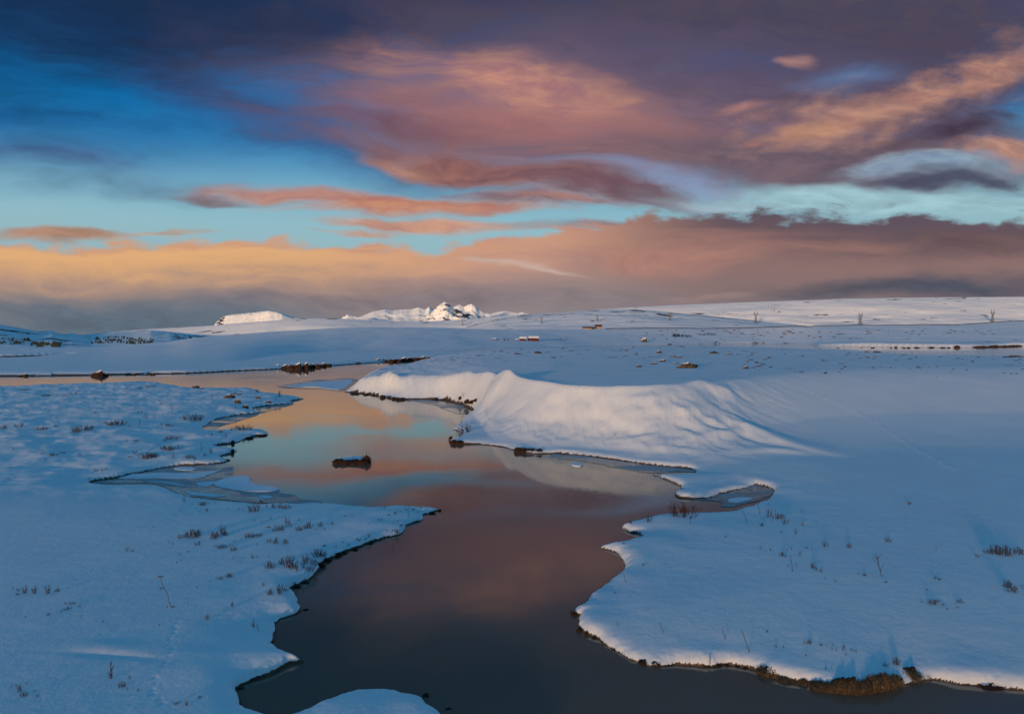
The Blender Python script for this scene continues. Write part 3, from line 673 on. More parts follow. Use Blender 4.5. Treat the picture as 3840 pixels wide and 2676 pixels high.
relief('far_plain', 'pale pink snow slope rising to the horizon behind the pylons',
       [(-900, 1262), (200, 1262), (344, 1252), (436, 1242), (566, 1233), (784, 1222), (900, 1212), (1140, 1194), (1270, 1194), (1500, 1204), (1640, 1203), (1793, 1194), (1900, 1183), (2105, 1172),
        (2292, 1157), (2519, 1144), (2800, 1133), (2981, 1127), (3060, 1125), (3153, 1120), (3200, 1120), (3480, 1115), (3840, 1113), (4600, 1110), (6000, 1120)],
       [(-900, 1450), (1000, 1450), (1900, 1500), (2700, 1400), (6000, 1400)], [(-900, 2100), (1000, 1850), (1900, 2000), (2800, 2050), (6000, 2050)], 3000, -35.0, M_FAR,
       lambda t: 0.10 * t + 0.9 * t ** 1.25, 700, 110, 0.10, 700, 420, 201, flecks(0.46, 0.95, 55, 22, 205), pad=9)
relief('low_hill', 'low brownish snow hill streaked with bare ground behind the farm',
       [(1750, 1225), (1850, 1196), (1950, 1181), (2105, 1173), (2179, 1165), (2290, 1161), (2384, 1161), (2450, 1165), (2514, 1172), (2640, 1183), (2758, 1194), (2900, 1206), (3100, 1224)],
       1250, 1850, 900, 0.0, M_FAR, lambda t: t ** 0.9, 300, 60, 0.05, 260, 130, 211,
       lambda p, t, x, y, z: 0.66 * sstep(fbm(x / 60, y / 26, 4, 213) + 0.5 * sstep(t, 0.6, 0.95) + 0.4 * fbm(x / 260, y / 90, 2, 214), 0.42, 0.95), pad=9)
def wood_soil(p, t, x, y, z):
    a = fbm(x / 110, y / 45, 4, 221) + 0.3 * sstep(t, 0.55, 0.9)
    return 0.66 * sstep(a, 0.28, 0.62) * (1 - 0.8 * sstep(p, 300, 420))
relief('left_hill', 'snowy hill with dark wooded streaks at far left', [(-900, 1195), (-300, 1208), (0, 1218), (57, 1226), (100, 1234), (144, 1242), (196, 1239), (244, 1253), (270, 1249), (348, 1264), (420, 1290), (500, 1306)],
       480, 1700, 800, 0.0, M_FAR, lambda t: 0.15 * t + 0.85 * t ** 1.1, 340, 80, 0.14, 200, 120, 220, wood_soil, pad=3)
relief('valley_hill', 'snow hill with dark thickets between left hills and the smooth rise', [(250, 1300), (300, 1270), (335, 1259), (361, 1252), (436, 1245), (500, 1243), (566, 1238), (640, 1243), (720, 1258), (820, 1275)],
       560, 1900, 800, 0.0, M_FAR, lambda t: 0.15 * t + 0.85 * t ** 1.1, 200, 70, 0.10, 160, 90, 230,
       lambda p, t, x, y, z: 0.62 * sstep(fbm(x / 70, y / 40, 4, 231), 0.30, 0.75), pad=3)
def crags(px0, px1, k0, seed, sx=260):
    def f(p, t, x, y, z):
        n = fbm(x / sx, z / 70 + y / 900, 4, seed)
        m = np.exp(-((p - (px0 + px1) / 2) / ((px1 - px0) / 2)) ** 2)
        return 0.75 * sstep(n + 0.55 * m - k0, 0.0, 0.35) * (t > 0.12)
    return f
relief('table_mountain', 'flat-topped snow mountain glowing in warm light on the horizon', [(770, 1235), (806, 1218), (812, 1208), (828, 1195), (850, 1183), (900, 1176), (960, 1171), (1010, 1165), (1040, 1169), (1070, 1177), (1100, 1190), (1150, 1198), (1250, 1215)],
       13100, 14000, 3000, 150, M_ROCKSNOW, lambda t: 0.35 * t + 0.65 * sstep(t, 0.25, 0.85), 260, 70, 0.10, 600, 600, 240, crags(780, 860, 0.62, 241), ridged=0.6)
relief('horn_mountain', 'small pointed snow peak left of the mountain group', [(1230, 1210), (1279, 1195), (1290, 1186), (1301, 1179), (1318, 1184), (1340, 1188), (1380, 1192), (1450, 1210)],
       14400, 15000, 2000, 150, M_ROCKSNOW, lambda t: t ** 1.1, 90, 50, 0.12, 350, 350, 250, crags(1270, 1325, 0.55, 251), ridged=0.7)
relief('rounded_mountains', 'broad rounded snow mountains in warm light', [(1300, 1210), (1345, 1188), (1357, 1185), (1401, 1168), (1444, 1160), (1475, 1164), (1510, 1160), (1545, 1159), (1571, 1152), (1597, 1160), (1610, 1149), (1625, 1159), (1640, 1163), (1700, 1180), (1760, 1205)],
       14800, 16500, 3000, 150, M_ROCKSNOW, lambda t: 0.2 * t + 0.8 * t ** 1.2, 260, 80, 0.08, 900, 900, 260, crags(1450, 1470, 0.9, 261), ridged=0.8)
relief('back_peak', 'snow peak standing behind the main summit', [(1640, 1200), (1690, 1160), (1706, 1149), (1723, 1142), (1741, 1150), (1755, 1143), (1769, 1139), (1783, 1147), (1797, 1161), (1819, 1172), (1841, 1176), (1858, 1172), (1876, 1168), (1902, 1166), (1925, 1170), (1944, 1173), (1961, 1170), (1987, 1179), (2060, 1190), (2092, 1175), (2110, 1178), (2200, 1200)],
       17600, 18500, 3000, 250, M_ROCKSNOW, lambda t: t ** 1.05, 300, 60, 0.09, 500, 500, 270, crags(1785, 1815, 0.72, 271), ridged=0.8)
relief('main_peak', 'sharp pyramid peak with dark crags, highest of the mountain group', [(1540, 1215), (1600, 1186), (1625, 1165), (1640, 1150), (1655, 1139), (1669, 1131), (1676, 1135), (1684, 1141), (1700, 1152), (1720, 1160), (1750, 1172), (1775, 1185), (1800, 1196), (1850, 1215)],
       14500, 15500, 2500, 150, M_ROCKSNOW, lambda t: t ** 1.15, 200, 90, 0.11, 420, 520, 280, crags(1690, 1800, 0.30, 281, 220), ridged=0.8)

# ================================================================== unseen hill, added behind the viewer to dim the low sun over the river
hx = np.linspace(-2600, 2600, 120); hy = np.concatenate([np.linspace(-1400, -100, 70), np.linspace(-90, 2.5, 12)])
HX, HY = np.meshgrid(hx, hy)
HZ = 0.5 + sstep(-HY, 120, 600) * (28.5 + 4 * fbm(HX / 400, HY / 300, 3, 301)) * (1 - 0.6 * sstep(-HY, 650, 1400))
ii = np.arange(HX.size).reshape(HX.shape)
structure(mesh_obj('added_shade_hill', np.stack([HX, HY, HZ], -1).reshape(-1, 3), np.stack([ii[:-1, :-1], ii[:-1, 1:], ii[1:, 1:], ii[1:, :-1]], -1).reshape(-1, 4), M_FAR, attrs={'soil': np.zeros(HX.size)}))['label'] = 'unseen snow hill added behind the viewer to dim the sun'

# ================================================================== road below the far slope
rp = []
for q in np.linspace(2270, 4300, 90):
    u = (q - 1920) / F; dd = float(np.interp(q, pcol, dmd))
    rp.append((u * dd, dd * 1.0, hz(u * dd, dd)))
rv = []; rf = []
for (x, y, z) in rp:
    for oy, oz in ((-4.5, 0.0), (-3.0, 0.9), (3.0, 0.9), (4.5, 0.0)): rv.append((x, y + oy, z + oz))
for i in range(len(rp) - 1):
    for k in range(3): rf.append((i*4+k, i*4+k+1, i*4+k+5, i*4+k+4))
road = structure(mesh_obj('road', rv, rf, M_ASPHALT)); road['label'] = 'thin dark road line along the foot of the far slope'

# ================================================================== ice
def slab(name, pts, mat, z, th, parent=None, sub=3, rag=0.0, seed=1):
    P = smooth_poly([(a, b, 0) for a, b in pts], sub)
    if rag:
        n_ = len(P); sx_ = fbm(P[:, 0] * 1.1, P[:, 1] * 1.1, 3, seed) * rag; P = P + np.stack([sx_, 0.6 * fbm(P[:, 0], P[:, 1] + 40, 3, seed + 1) * rag], -1)
    n = len(P)
    vs = [(x, y, z) for x, y in P] + [(x, y, z + th) for x, y in P]
    a = sum(P[i][0] * P[(i + 1) % n][1] - P[(i + 1) % n][0] * P[i][1] for i in range(n))
    top = list(range(n, 2 * n)); side = [(i, (i + 1) % n, n + (i + 1) % n, n + i) for i in range(n)]
    if a < 0: top = top[::-1]; side = [s[::-1] for s in side]
    return mesh_obj(name, vs, [tuple(top)] + side, mat, parent, smooth=False)
I1 = slab('ice_sheet', [(335, 1809), (429, 1793), (497, 1778), (591, 1759), (664, 1747), (784, 1741), (836, 1737), (870, 1752), (881, 1768), (862, 1784), (930, 1788), (945, 1808), (960, 1820), (1035, 1832), (1075, 1852), (1150, 1872), (1200, 1884), (1045, 1886), (899, 1880), (774, 1868), (706, 1862), (664, 1846), (617, 1824), (544, 1811), (429, 1814)], M_ICE, 0.005, 0.02, rag=0.3)
tag(I1, 'grey-green thin ice filling the narrow left inlet, snow lying on it', 'ice')
slab('snow_patch', [(805, 1810), (862, 1792), (925, 1786), (941, 1806), (956, 1820), (1037, 1831), (1030, 1843), (941, 1845), (857, 1836), (815, 1823)], M_CAP, 0.025, 0.05, I1, rag=0.1)
slab('snow_patch', [(440, 1795), (502, 1779), (617, 1774), (732, 1776), (831, 1763), (774, 1784), (732, 1797), (627, 1795), (522, 1796)], M_CAP, 0.025, 0.035, I1, rag=0.2, seed=5)
for q_, sd_ in (([(640, 1758), (690, 1752), (745, 1757), (700, 1765)], 31), ([(560, 1804), (640, 1811), (712, 1824), (640, 1817)], 33), ([(700, 1846), (760, 1850), (850, 1859), (790, 1864), (720, 1857)], 35), ([(740, 1812), (790, 1806), (800, 1818), (760, 1826)], 37), ([(960, 1862), (1000, 1858), (1030, 1866), (990, 1870)], 39)):
    slab('snow_patch', q_, M_CAP, 0.025, 0.02, I1, rag=0.25, seed=sd_)
I2 = slab('ice_sheet', [(2600, 1872), (2651, 1871), (2702, 1853), (2797, 1830), (2832, 1818), (2902, 1839), (2872, 1868), (2806, 1885), (2749, 1899), (2700, 1898), (2720, 1888), (2690, 1880)], M_ICE, 0.005, 0.02, rag=0.15, seed=9)
tag(I2, 'jagged dark ice tongue cutting into the right bank', 'ice')
slab('snow_patch', [(2725, 1880), (2745, 1872), (2785, 1866), (2812, 1868), (2800, 1878), (2760, 1886)], M_CAP, 0.025, 0.02, I2, rag=0.15, seed=11)
I3 = slab('ice_sheet', [(2062, 1716), (2171, 1727), (2250, 1740), (2300, 1752), (2380, 1766), (2440, 1774), (2540, 1769), (2625, 1769), (2551, 1754), (2476, 1748), (2300, 1723), (2198, 1710), (2093, 1700)], M_ICE, 0.005, 0.02, rag=0.15, seed=13)
tag(I3, 'long dark ice ribbon along the foot of the bright snowdrift', 'ice')
I4 = slab('ice_sheet', [(1530, 1500), (1590, 1511), (1638, 1522), (1680, 1541), (1717, 1552), (1740, 1550), (1760, 1540), (1740, 1524), (1700, 1512), (1649, 1503), (1570, 1498)], M_ICE, 0.005, 0.02, rag=0.2, seed=15)
tag(I4, 'ice shelf in the cove left of the snow peak', 'ice')
I5 = slab('ice_sheet', [(1039, 1448), (1109, 1434), (1205, 1423), (1330, 1417), (1340, 1430), (1318, 1444), (1290, 1466), (1248, 1465), (1200, 1458), (1096, 1456)], M_ICE, 0.005, 0.03, rag=0.6, seed=17)
tag(I5, 'snow-dusted ice sheet in the wide river off the tip of the spur', 'ice')
slab('snow_patch', [(1075, 1450), (1160, 1436), (1250, 1429), (1318, 1424), (1312, 1440), (1284, 1462), (1240, 1460), (1180, 1451)], M_CAP, 0.035, 0.06, I5, rag=0.8, seed=19)
I6 = slab('ice_sheet', [(762, 1602), (784, 1588), (815, 1572), (883, 1559), (972, 1549), (945, 1563), (890, 1580), (835, 1596), (807, 1607)], M_ICE, 0.005, 0.02, rag=0.2, seed=21)
tag(I6, 'thin ice skin in the upper cove of the left bank', 'ice')
I7 = slab('ice_sheet', [(952, 1531), (1035, 1520), (1103, 1512), (1085, 1521), (1015, 1540), (975, 1549)], M_ICE, 0.005, 0.02, rag=0.2, seed=23)
tag(I7, 'small ice strip under the pointed tip of the left bank', 'ice')
fl_ = slab('ice_floe', [(2142, 1741), (2155, 1737), (2175, 1738), (2186, 1744), (2176, 1749), (2152, 1748)], M_CAP, 0.0, 0.07, rag=0.05)
tag(fl_, 'small white ice floe drifting by the foot of the snowdrift', 'ice floe')

# ================================================================== plant and stone builders (unit prototypes, shared meshes)
class MB:
    def __init__(s): s.v = []; s.f = []
    def tube(s, pts, r0, r1, k=3):
        n = len(pts); b = len(s.v)
        for i, p_ in enumerate(pts):
            p_ = Vector(p_); d = Vector(pts[min(i + 1, n - 1)]) - Vector(pts[max(i - 1, 0)])
            d = d.normalized() if d.length > 1e-9 else Vector((0, 0, 1))
            a = d.orthogonal().normalized(); c = d.cross(a); r = r0 + (r1 - r0) * i / (n - 1)
            for j in range(k):
                q = p_ + (a * math.cos(2 * math.pi * j / k) + c * math.sin(2 * math.pi * j / k)) * r
                s.v.append(tuple(q))
        for i in range(n - 1):
            for j in range(k):
                s.f.append((b + i*k + j, b + i*k + (j+1) % k, b + (i+1)*k + (j+1) % k, b + (i+1)*k + j))
        s.f.append(tuple(b + (n-1)*k + j for j in range(k)))
    def blade(s, p0, p1, p2, w):
        b = len(s.v); p0, p1, p2 = Vector(p0), Vector(p1), Vector(p2)
        side = (p2 - p0).cross(Vector((0, 0, 1)))
        side = (side.normalized() if side.length > 1e-6 else Vector((1, 0, 0))) * w
        s.v += [tuple(p0 - side), tuple(p0 + side), tuple(p1 - side * .8), tuple(p1 + side * .8), tuple(p2)]
        s.f += [(b, b+1, b+3, b+2), (b+2, b+3, b+4)]
    def box(s, x0, x1, y0, y1, z0, z1):
        b = len(s.v)
        s.v += [(x, y, z) for z in (z0, z1) for x, y in ((x0, y0), (x1, y0), (x1, y1), (x0, y1))]
        s.f += [tuple(b + i for i in q) for q in ((0,3,2,1), (4,5,6,7), (0,1,5,4), (1,2,6,5), (2,3,7,6), (3,0,4,7))]
    def bar(s, a, b_, w):
        s.tube([a, b_], w, w, 4)
    def mesh(s, name, mat, smooth=True):
        me = bpy.data.meshes.new(name); me.from_pydata(s.v, [], s.f)
        me.polygons.foreach_set('use_smooth', np.full(len(me.polygons), smooth)); me.materials.append(mat); me.update()
        return me
def stem_pts(rnd, base, lean, h, bend, n=5):
    pts = []; x, y = base
    for i in range(n):
        t = i / (n - 1)
        pts.append((x + lean[0] * t + bend * math.sin(3 * t + x * 9) * t * 0.4 + rnd.uniform(-.015, .015), y + lean[1] * t + rnd.uniform(-.015, .015), -0.06 + (h + .06) * t))
    return pts
def shrub_mesh(seed, nstem, spread, rad, mat, twigs=6):
    rad *= 1.6
    rnd = random.Random(seed); st = MB(); tw = MB()
    for k in range(nstem):
        a = rnd.uniform(0, 2 * math.pi); r = spread * math.sqrt(rnd.random()) * .5
        b = (r * math.cos(a), r * math.sin(a) * .8)
        h = rnd.uniform(.5, 1.0) * (1 - .45 * (r / (spread * .5 + .01)) ** 2)
        ln = (b[0] * .5 + rnd.uniform(-.34, .34), b[1] * .4 + rnd.uniform(-.3, .3))
        P = stem_pts(rnd, b, ln, h, rnd.uniform(-.15, .15)); st.tube(P, rad, rad * .45)
        for q in range(twigs):
            i = rnd.choice((1, 2, 2, 3, 3)); p0 = Vector(P[i]); aa = rnd.uniform(0, 6.28); L = rnd.uniform(.12, .34) * h
            p1 = p0 + Vector((math.cos(aa) * .45, math.sin(aa) * .45, .75)) * L * .55
            p2 = p1 + Vector((math.cos(aa) * .25 + rnd.uniform(-.2, .2), math.sin(aa) * .25, .9)) * L * .5
            tw.tube([p0, p1, p2], rad * .6, rad * .3)
    return st.mesh('shrub_stem', mat), tw.mesh('shrub_twigs', mat)
def sprig_mesh(seed, mat, n=4, rad=.02):
    rad *= 1.5
    rnd = random.Random(seed); m_ = MB()
    for k in range(n):
        a = rnd.uniform(0, 6.28); h = rnd.uniform(.5, 1.0); b = (rnd.uniform(-.25, .25), rnd.uniform(-.2, .2))
        P = stem_pts(rnd, b, (math.cos(a) * .3, math.sin(a) * .3), h, .2, 4); m_.tube(P, rad, rad * .5)
        for q in range(2):
            p0 = Vector(P[rnd.choice((1, 2))]); aa = rnd.uniform(0, 6.28)
            m_.tube([p0, p0 + Vector((math.cos(aa) * .18, math.sin(aa) * .18, .26))], rad * .7, rad * .4)
    return m_.mesh('sprig', mat)
def tuft_mesh(seed, mat, n=46, w=.012, droop=.5):
    rnd = random.Random(seed); m_ = MB()
    for k in range(n):
        a = rnd.uniform(0, 6.28); r = .16 * math.sqrt(rnd.random()); h = rnd.uniform(.45, 1.0); o = rnd.uniform(.15, droop)
        b = Vector((r * math.cos(a), r * math.sin(a), -.05)); c = Vector((math.cos(a), math.sin(a), 0))
        m_.blade(b, b + c * o * .35 + Vector((0, 0, h * .75)), b + c * o + Vector((0, 0, h * rnd.uniform(.6, 1))), w)
    return m_.mesh('grass_tuft', mat)
def lump(seed, nu=18, nv=8, flat=1.0, rough=.25, mat=None, name='rock', cap=0.0, zmin=-.25):
    """noisy half-ball of unit radius; cap > 0 keeps only the upper shell, swollen (snow cap)"""
    V_ = []; F_ = []
    th = np.linspace(0.0, 1.0, nv)
    for i, t_ in enumerate(th):
        el_ = (1 - t_) * math.pi / 2 - t_ * .35 if not cap else (1 - t_ * cap) * math.pi / 2
        for j in range(nu):
            a = 2 * math.pi * j / nu
            dx_, dy_, dz_ = math.cos(el_) * math.cos(a), math.cos(el_) * math.sin(a), math.sin(el_)
            r = 1 + rough * float(fbm(np.array([dx_ * 1.7 + seed * 7.7]), np.array([dy_ * 1.7 + dz_ * 1.3]), 3, seed)[0])
            if cap: r = r * 1.03 + .02 * (1 - t_)
            V_.append((dx_ * r, dy_ * r, max(dz_ * r * flat, zmin) + (.05 * (1 - t_ ** 4) if cap else 0)))
    for i in range(nv - 1):
        for j in range(nu):
            F_.append((i*nu + j, (i+1)*nu + j, (i+1)*nu + (j+1) % nu, i*nu + (j+1) % nu))
    me = bpy.data.meshes.new(name); me.from_pydata(V_, [], F_); me.polygons.foreach_set('use_smooth', np.full(len(F_), True))
    me.materials.append(mat); me.update(); return me
def tussock_grass(seed, mat, n=300, w=.020, hang=1.0):
    """blades springing from a mound and combed down over its front"""
    rnd = random.Random(seed); m_ = MB()
    for k in range(n):
        a = rnd.uniform(0, 6.28); r = math.sqrt(rnd.random()) * .98
        b = Vector((r * math.cos(a), r * math.sin(a), math.sqrt(max(0, 1 - r * r)) * .70 - .08))
        c = Vector((b.x * .6 + rnd.uniform(-.35, .35), b.y * .5 - .55 * hang * rnd.random(), 0)); L = rnd.uniform(.35, 1.0) * (.6 if rnd.random() < .4 else 1)
        m_.blade(b, b + c * L * .6 + Vector((0, 0, L * .42)), b + c * L * 1.5 + Vector((rnd.uniform(-.12, .12), -.1 * hang, L * rnd.uniform(-.75, .6))), w * rnd.uniform(.5, 1.5))
    return m_.mesh('grass_blades', mat)

SHR = [shrub_mesh(s, n, sp, r, M_TWIG, t) for s, n, sp, r, t in ((1, 11, .5, .017, 7), (2, 13, .6, .017, 7), (3, 26, 1.1, .015, 7), (4, 30, 1.3, .014, 6), (5, 62, 2.2, .013, 6), (6, 56, 2.0, .014, 6))]
SHR_RED = [shrub_mesh(s, n, sp, r, M_RED, t) for s, n, sp, r, t in ((11, 22, 1.3, .013, 7), (12, 30, 2.0, .013, 6))]
SPR = [sprig_mesh(s, M_TWIG, n) for s, n in ((21, 3), (22, 4), (23, 5), (24, 7), (25, 9))]
TUF = [tuft_mesh(s, M_GRASS) for s in (31, 32, 33)]
ROCKS = [lump(s, 16, 8, .55, .45, M_ROCK) for s in (41, 42, 43)] + [lump(44, 16, 8, .5, .4, M_MOSS)]
CAPS = [lump(s, 16, 5, .55, .45, M_CAP, 'snow_cap', .62) for s in (41, 42, 43)] + [lump(44, 16, 5, .5, .4, M_CAP, 'snow_cap', .62)]
MOUND = [lump(s, 18, 7, .80, .5, M_PEAT, 'peat_mound') for s in (51, 52, 53)]
MCAP = [lump(s, 18, 5, .80, .5, M_CAP, 'snow_cap', .55) for s in (51, 52, 53)]
TGR = [tussock_grass(s, M_GRASS, 650, .018) for s in (61, 62, 63)]
TRU = [tussock_grass(s, M_RUST, 220) for s in (64, 65)]
TRED = [tussock_grass(s, M_RED, 240, .018, .2) for s in (66, 67)]
REG = {'hum': 'hummocky left bank', 'spit': 'long left spit', 'fore': 'left foreground snow', 'right': 'right foreground bank', 'drift': 'bright drift slope', 'islet': 'tiny islet', 'plain': 'flat snow top behind the drift'}
BIG = {}; STK = {}; SPG = {}
def plant(px, py, w, h, reg, kind='auto', red=False, lean=0.0):
    x, y, z = hit(px, py); mpp = y / F; W_ = max(w * mpp, .06); H_ = max(h * mpp, .07) * 1.04
    rz = random.uniform(0, 6.28)
    if kind == 'auto': kind = 'shrub' if (h >= 18 and w >= 15) or w * h > 500 else 'sprig'
    if kind == 'shrub':
        asp = w / h
        pool = SHR_RED if red else (SHR[0:2] if asp < .75 else SHR[2:4] if asp < 1.45 else SHR[4:6])
        s_, t_ = random.choice(pool); unit = .75 if asp < .75 else 1.35 if asp < 1.45 else 2.3
        o = empty('dwarf_shrub', (x, y, z), 0, (W_ / unit, W_ / unit * .8, H_)); o.rotation_euler = (random.uniform(-.05, .05), lean, random.choice((0, math.pi)) + random.uniform(-.4, .4))
        shared('stem', s_, o)['kind'] = 'stuff'; shared('twigs', t_, o)['kind'] = 'stuff'
        BIG.setdefault(reg, []).append((px, py, w, h, o)); o['category'] = 'shrub'
    elif kind == 'sprig':
        o = shared('twig_sprig', random.choice(SPR[3:] if w > h * 1.6 else SPR)); o.location = (x, y, z); o.rotation_euler = (0, 0, rz); o.scale = (max(W_ * 1.1, H_ * .7), max(W_ * 1.1, H_ * .7), H_)
        SPG.setdefault(reg, []).append((px, o)); o['category'] = 'twigs'
    elif kind == 'tuft':
        o = shared('grass_tuft', random.choice(TUF)); o.location = (x, y, z); o.rotation_euler = (0, 0, rz); o.scale = (W_, W_, H_)
        BIG.setdefault('tuft', []).append((px, py, w, h, o)); o['category'] = 'grass'
    return o
def stalk(px, py, tx, ty, reg, head=False, fork=0):
    x, y, z = hit(px, py); mpp = y / F; H_ = (py - ty) * mpp * 1.05; dx_ = (tx - px) * mpp
    rnd = random.Random(px * 3 + py); m_ = MB(); r = max(.012, y * .00042)
    P = [(dx_ * t * (0.6 + .4 * t) + rnd.uniform(-.02, .02) * H_, rnd.uniform(-.02, .02), -.05 + (H_ + .05) * t) for t in (0, .25, .5, .75, 1)]
    m_.tube(P, r, r * .7, 4)
    o = empty('dry_stalk', (x, y, z)); sm = m_.mesh('stem', M_STALK if head else M_TWIG); shared('stem', sm, o)
    if head or fork:
        b = MB()
        for k in range(12 if head else fork):
            a = rnd.uniform(0, 6.28); L = H_ * (.14 if head else rnd.uniform(.2, .45)); i = 4 if head else rnd.choice((1, 2, 3)); p0 = Vector(P[i])
            b.tube([p0, p0 + Vector((math.cos(a) * .7, math.sin(a) * .7, .25 if head else .9)) * L], r * .7, r * (.9 if head else .4))
        shared('seed_head' if head else 'side_twigs', b.mesh('seed_head' if head else 'side_twigs', M_GRASS if head else M_TWIG), o)
    o['category'] = 'stalk'; STK.setdefault(reg, []).append((px, o)); return o

def many(rows, ox, oy, s, reg):
    for r in rows:
        zx, zy, w, h = r[:4]; kw = r[4] if len(r) > 4 else {}
        plant(ox + zx / s, oy + zy / s, w / s, h / s, reg, **kw)
T = {'kind': 'tuft'}; S_ = {'kind': 'sprig'}
# hummocky left bank
many([(1380, 430, 140, 55), (830, 465, 170, 40), (545, 518, 70, 50), (610, 505, 100, 45), (300, 503, 70, 32), (243, 500, 25, 22), (135, 482, 65, 28), (30, 497, 50, 34), (1060, 708, 120, 52), (1105, 700, 60, 38), (1215, 645, 90, 38), (1170, 642, 60, 24), (1293, 640, 42, 28), (968, 678, 34, 34),
 (932, 700, 30, 13), (1235, 572, 80, 34), (1185, 580, 40, 14), (1292, 560, 30, 20), (978, 586, 40, 22), (905, 580, 20, 12), (1215, 475, 75, 16), (1755, 502, 90, 48), (1840, 482, 44, 28), (1690, 495, 40, 26), (1520, 547, 22, 26), (1622, 552, 22, 38), (1583, 520, 40, 22), (1660, 510, 24, 26),
 (1362, 702, 60, 32), (1400, 715, 30, 20), (1512, 672, 22, 44), (1470, 690, 30, 24), (1243, 706, 26, 42), (1180, 690, 12, 16), (95, 657, 16, 28), (305, 672, 16, 36), (385, 687, 60, 24), (450, 669, 42, 14), (572, 692, 30, 28), (330, 717, 15, 9), (690, 796, 36, 22), (730, 792, 26, 16), (760, 785, 22, 14), (70, 776, 16, 9), (2005, 262, 26, 48), (1950, 232, 16, 26), (1845, 236, 36, 24),
 (175, 217, 62, 12, S_), (330, 263, 100, 13, S_), (530, 249, 60, 11, S_), (468, 263, 50, 10, S_), (1080, 197, 90, 18, S_), (1010, 203, 70, 10, S_), (920, 206, 50, 8, S_), (685, 381, 32, 9, S_), (1005, 379, 36, 14, S_), (1200, 391, 14, 9, S_), (1160, 321, 36, 11, S_), (1035, 276, 26, 10, S_), (320, 318, 14, 6, S_), (940, 320, 14, 6, S_), (1240, 362, 20, 5, S_), (1000, 350, 20, 7, S_), (110, 846, 16, 8, S_), (60, 857, 26, 8, S_), (640, 860, 20, 5, S_), (400, 480, 40, 8, S_), (930, 480, 30, 12, S_), (1160, 468, 20, 12, S_)], 0, 1350, 1.9133, 'hum')
many([(1110, 150, 70, 16), (1160, 155, 80, 22), (1210, 160, 70, 20), (1270, 166, 50, 12)], 0, 1350, 1.9133, 'hum')
for b, t_ in (((1050, 422), (1048, 380)), ((1103, 418), (1103, 388)), ((1003, 472), (1000, 425)), ((1525, 277), (1522, 245)), ((1978, 300), (1977, 268)), ((1445, 645), (1440, 590)), ((1690, 362), (1690, 325)), ((1240, 352), (1218, 320))):
    stalk(b[0] / 1.9133, 1350 + b[1] / 1.9133, t_[0] / 1.9133, 1350 + t_[1] / 1.9133, 'hum')
# long left spit
many([(120, 387, 90, 95), (180, 318, 40, 52), (285, 357, 42, 50), (345, 355, 40, 48), (400, 357, 70, 42), (258, 292, 26, 55), (365, 302, 26, 60), (230, 350, 16, 36), (30, 382, 14, 20), (125, 467, 36, 25), (183, 485, 16, 24), (265, 452, 30, 26), (333, 430, 22, 14), (378, 438, 20, 18), (410, 507, 26, 85), (330, 552, 90, 60), (245, 522, 42, 15), (440, 517, 34, 34), (508, 462, 20, 18),
 (505, 548, 60, 55), (590, 530, 80, 70), (695, 518, 42, 50), (793, 497, 30, 36), (730, 552, 9, 25), (655, 548, 24, 14), (80, 606, 70, 50), (140, 604, 90, 34), (310, 658, 50, 66), (390, 662, 50, 52), (250, 655, 46, 36), (150, 677, 32, 22), (10, 627, 22, 20), (375, 568, 14, 10), (25, 792, 25, 22), (105, 785, 30, 38), (140, 788, 36, 34), (250, 780, 12, 18), (255, 872, 95, 76), (420, 862, 110, 118), (365, 840, 60, 70), (450, 880, 60, 60), (455, 785, 36, 36), (565, 830, 66, 95), (540, 870, 30, 66), (490, 895, 30, 90), (665, 772, 110, 80), (640, 860, 70, 100), (600, 900, 70, 60), (720, 790, 50, 60),
 (262, 1097, 60, 66), (342, 1097, 62, 100), (395, 1067, 40, 60), (468, 1030, 56, 48), (200, 1027, 30, 34), (1420, 307, 42, 56), (1480, 307, 16, 42), (1515, 307, 22, 32), (1685, 322, 22, 40), (1375, 307, 24, 20), (1270, 307, 26, 18), (1605, 314, 24, 20), (1535, 400, 24, 40), (1345, 575, 40, 62), (1430, 382, 40, 26), (1495, 374, 46, 22), (1375, 388, 28, 18), (1335, 408, 32, 26), (1280, 417, 32, 15),
 (1205, 462, 48, 18), (1180, 470, 14, 12), (1242, 362, 14, 26), (905, 432, 28, 9), (965, 432, 16, 7), (1262, 557, 28, 20), (1110, 602, 50, 36), (1080, 632, 26, 26), (1020, 642, 46, 26), (935, 684, 32, 26), (890, 660, 30, 14), (825, 692, 28, 11), (725, 684, 46, 16), (1735, 380, 50, 54), (1358, 478, 24, 20), (1390, 515, 40, 16), (1110, 492, 14, 8), (1560, 308, 36, 44, T), (1560, 362, 40, 30, T)], 900, 1750, 2.296, 'spit')
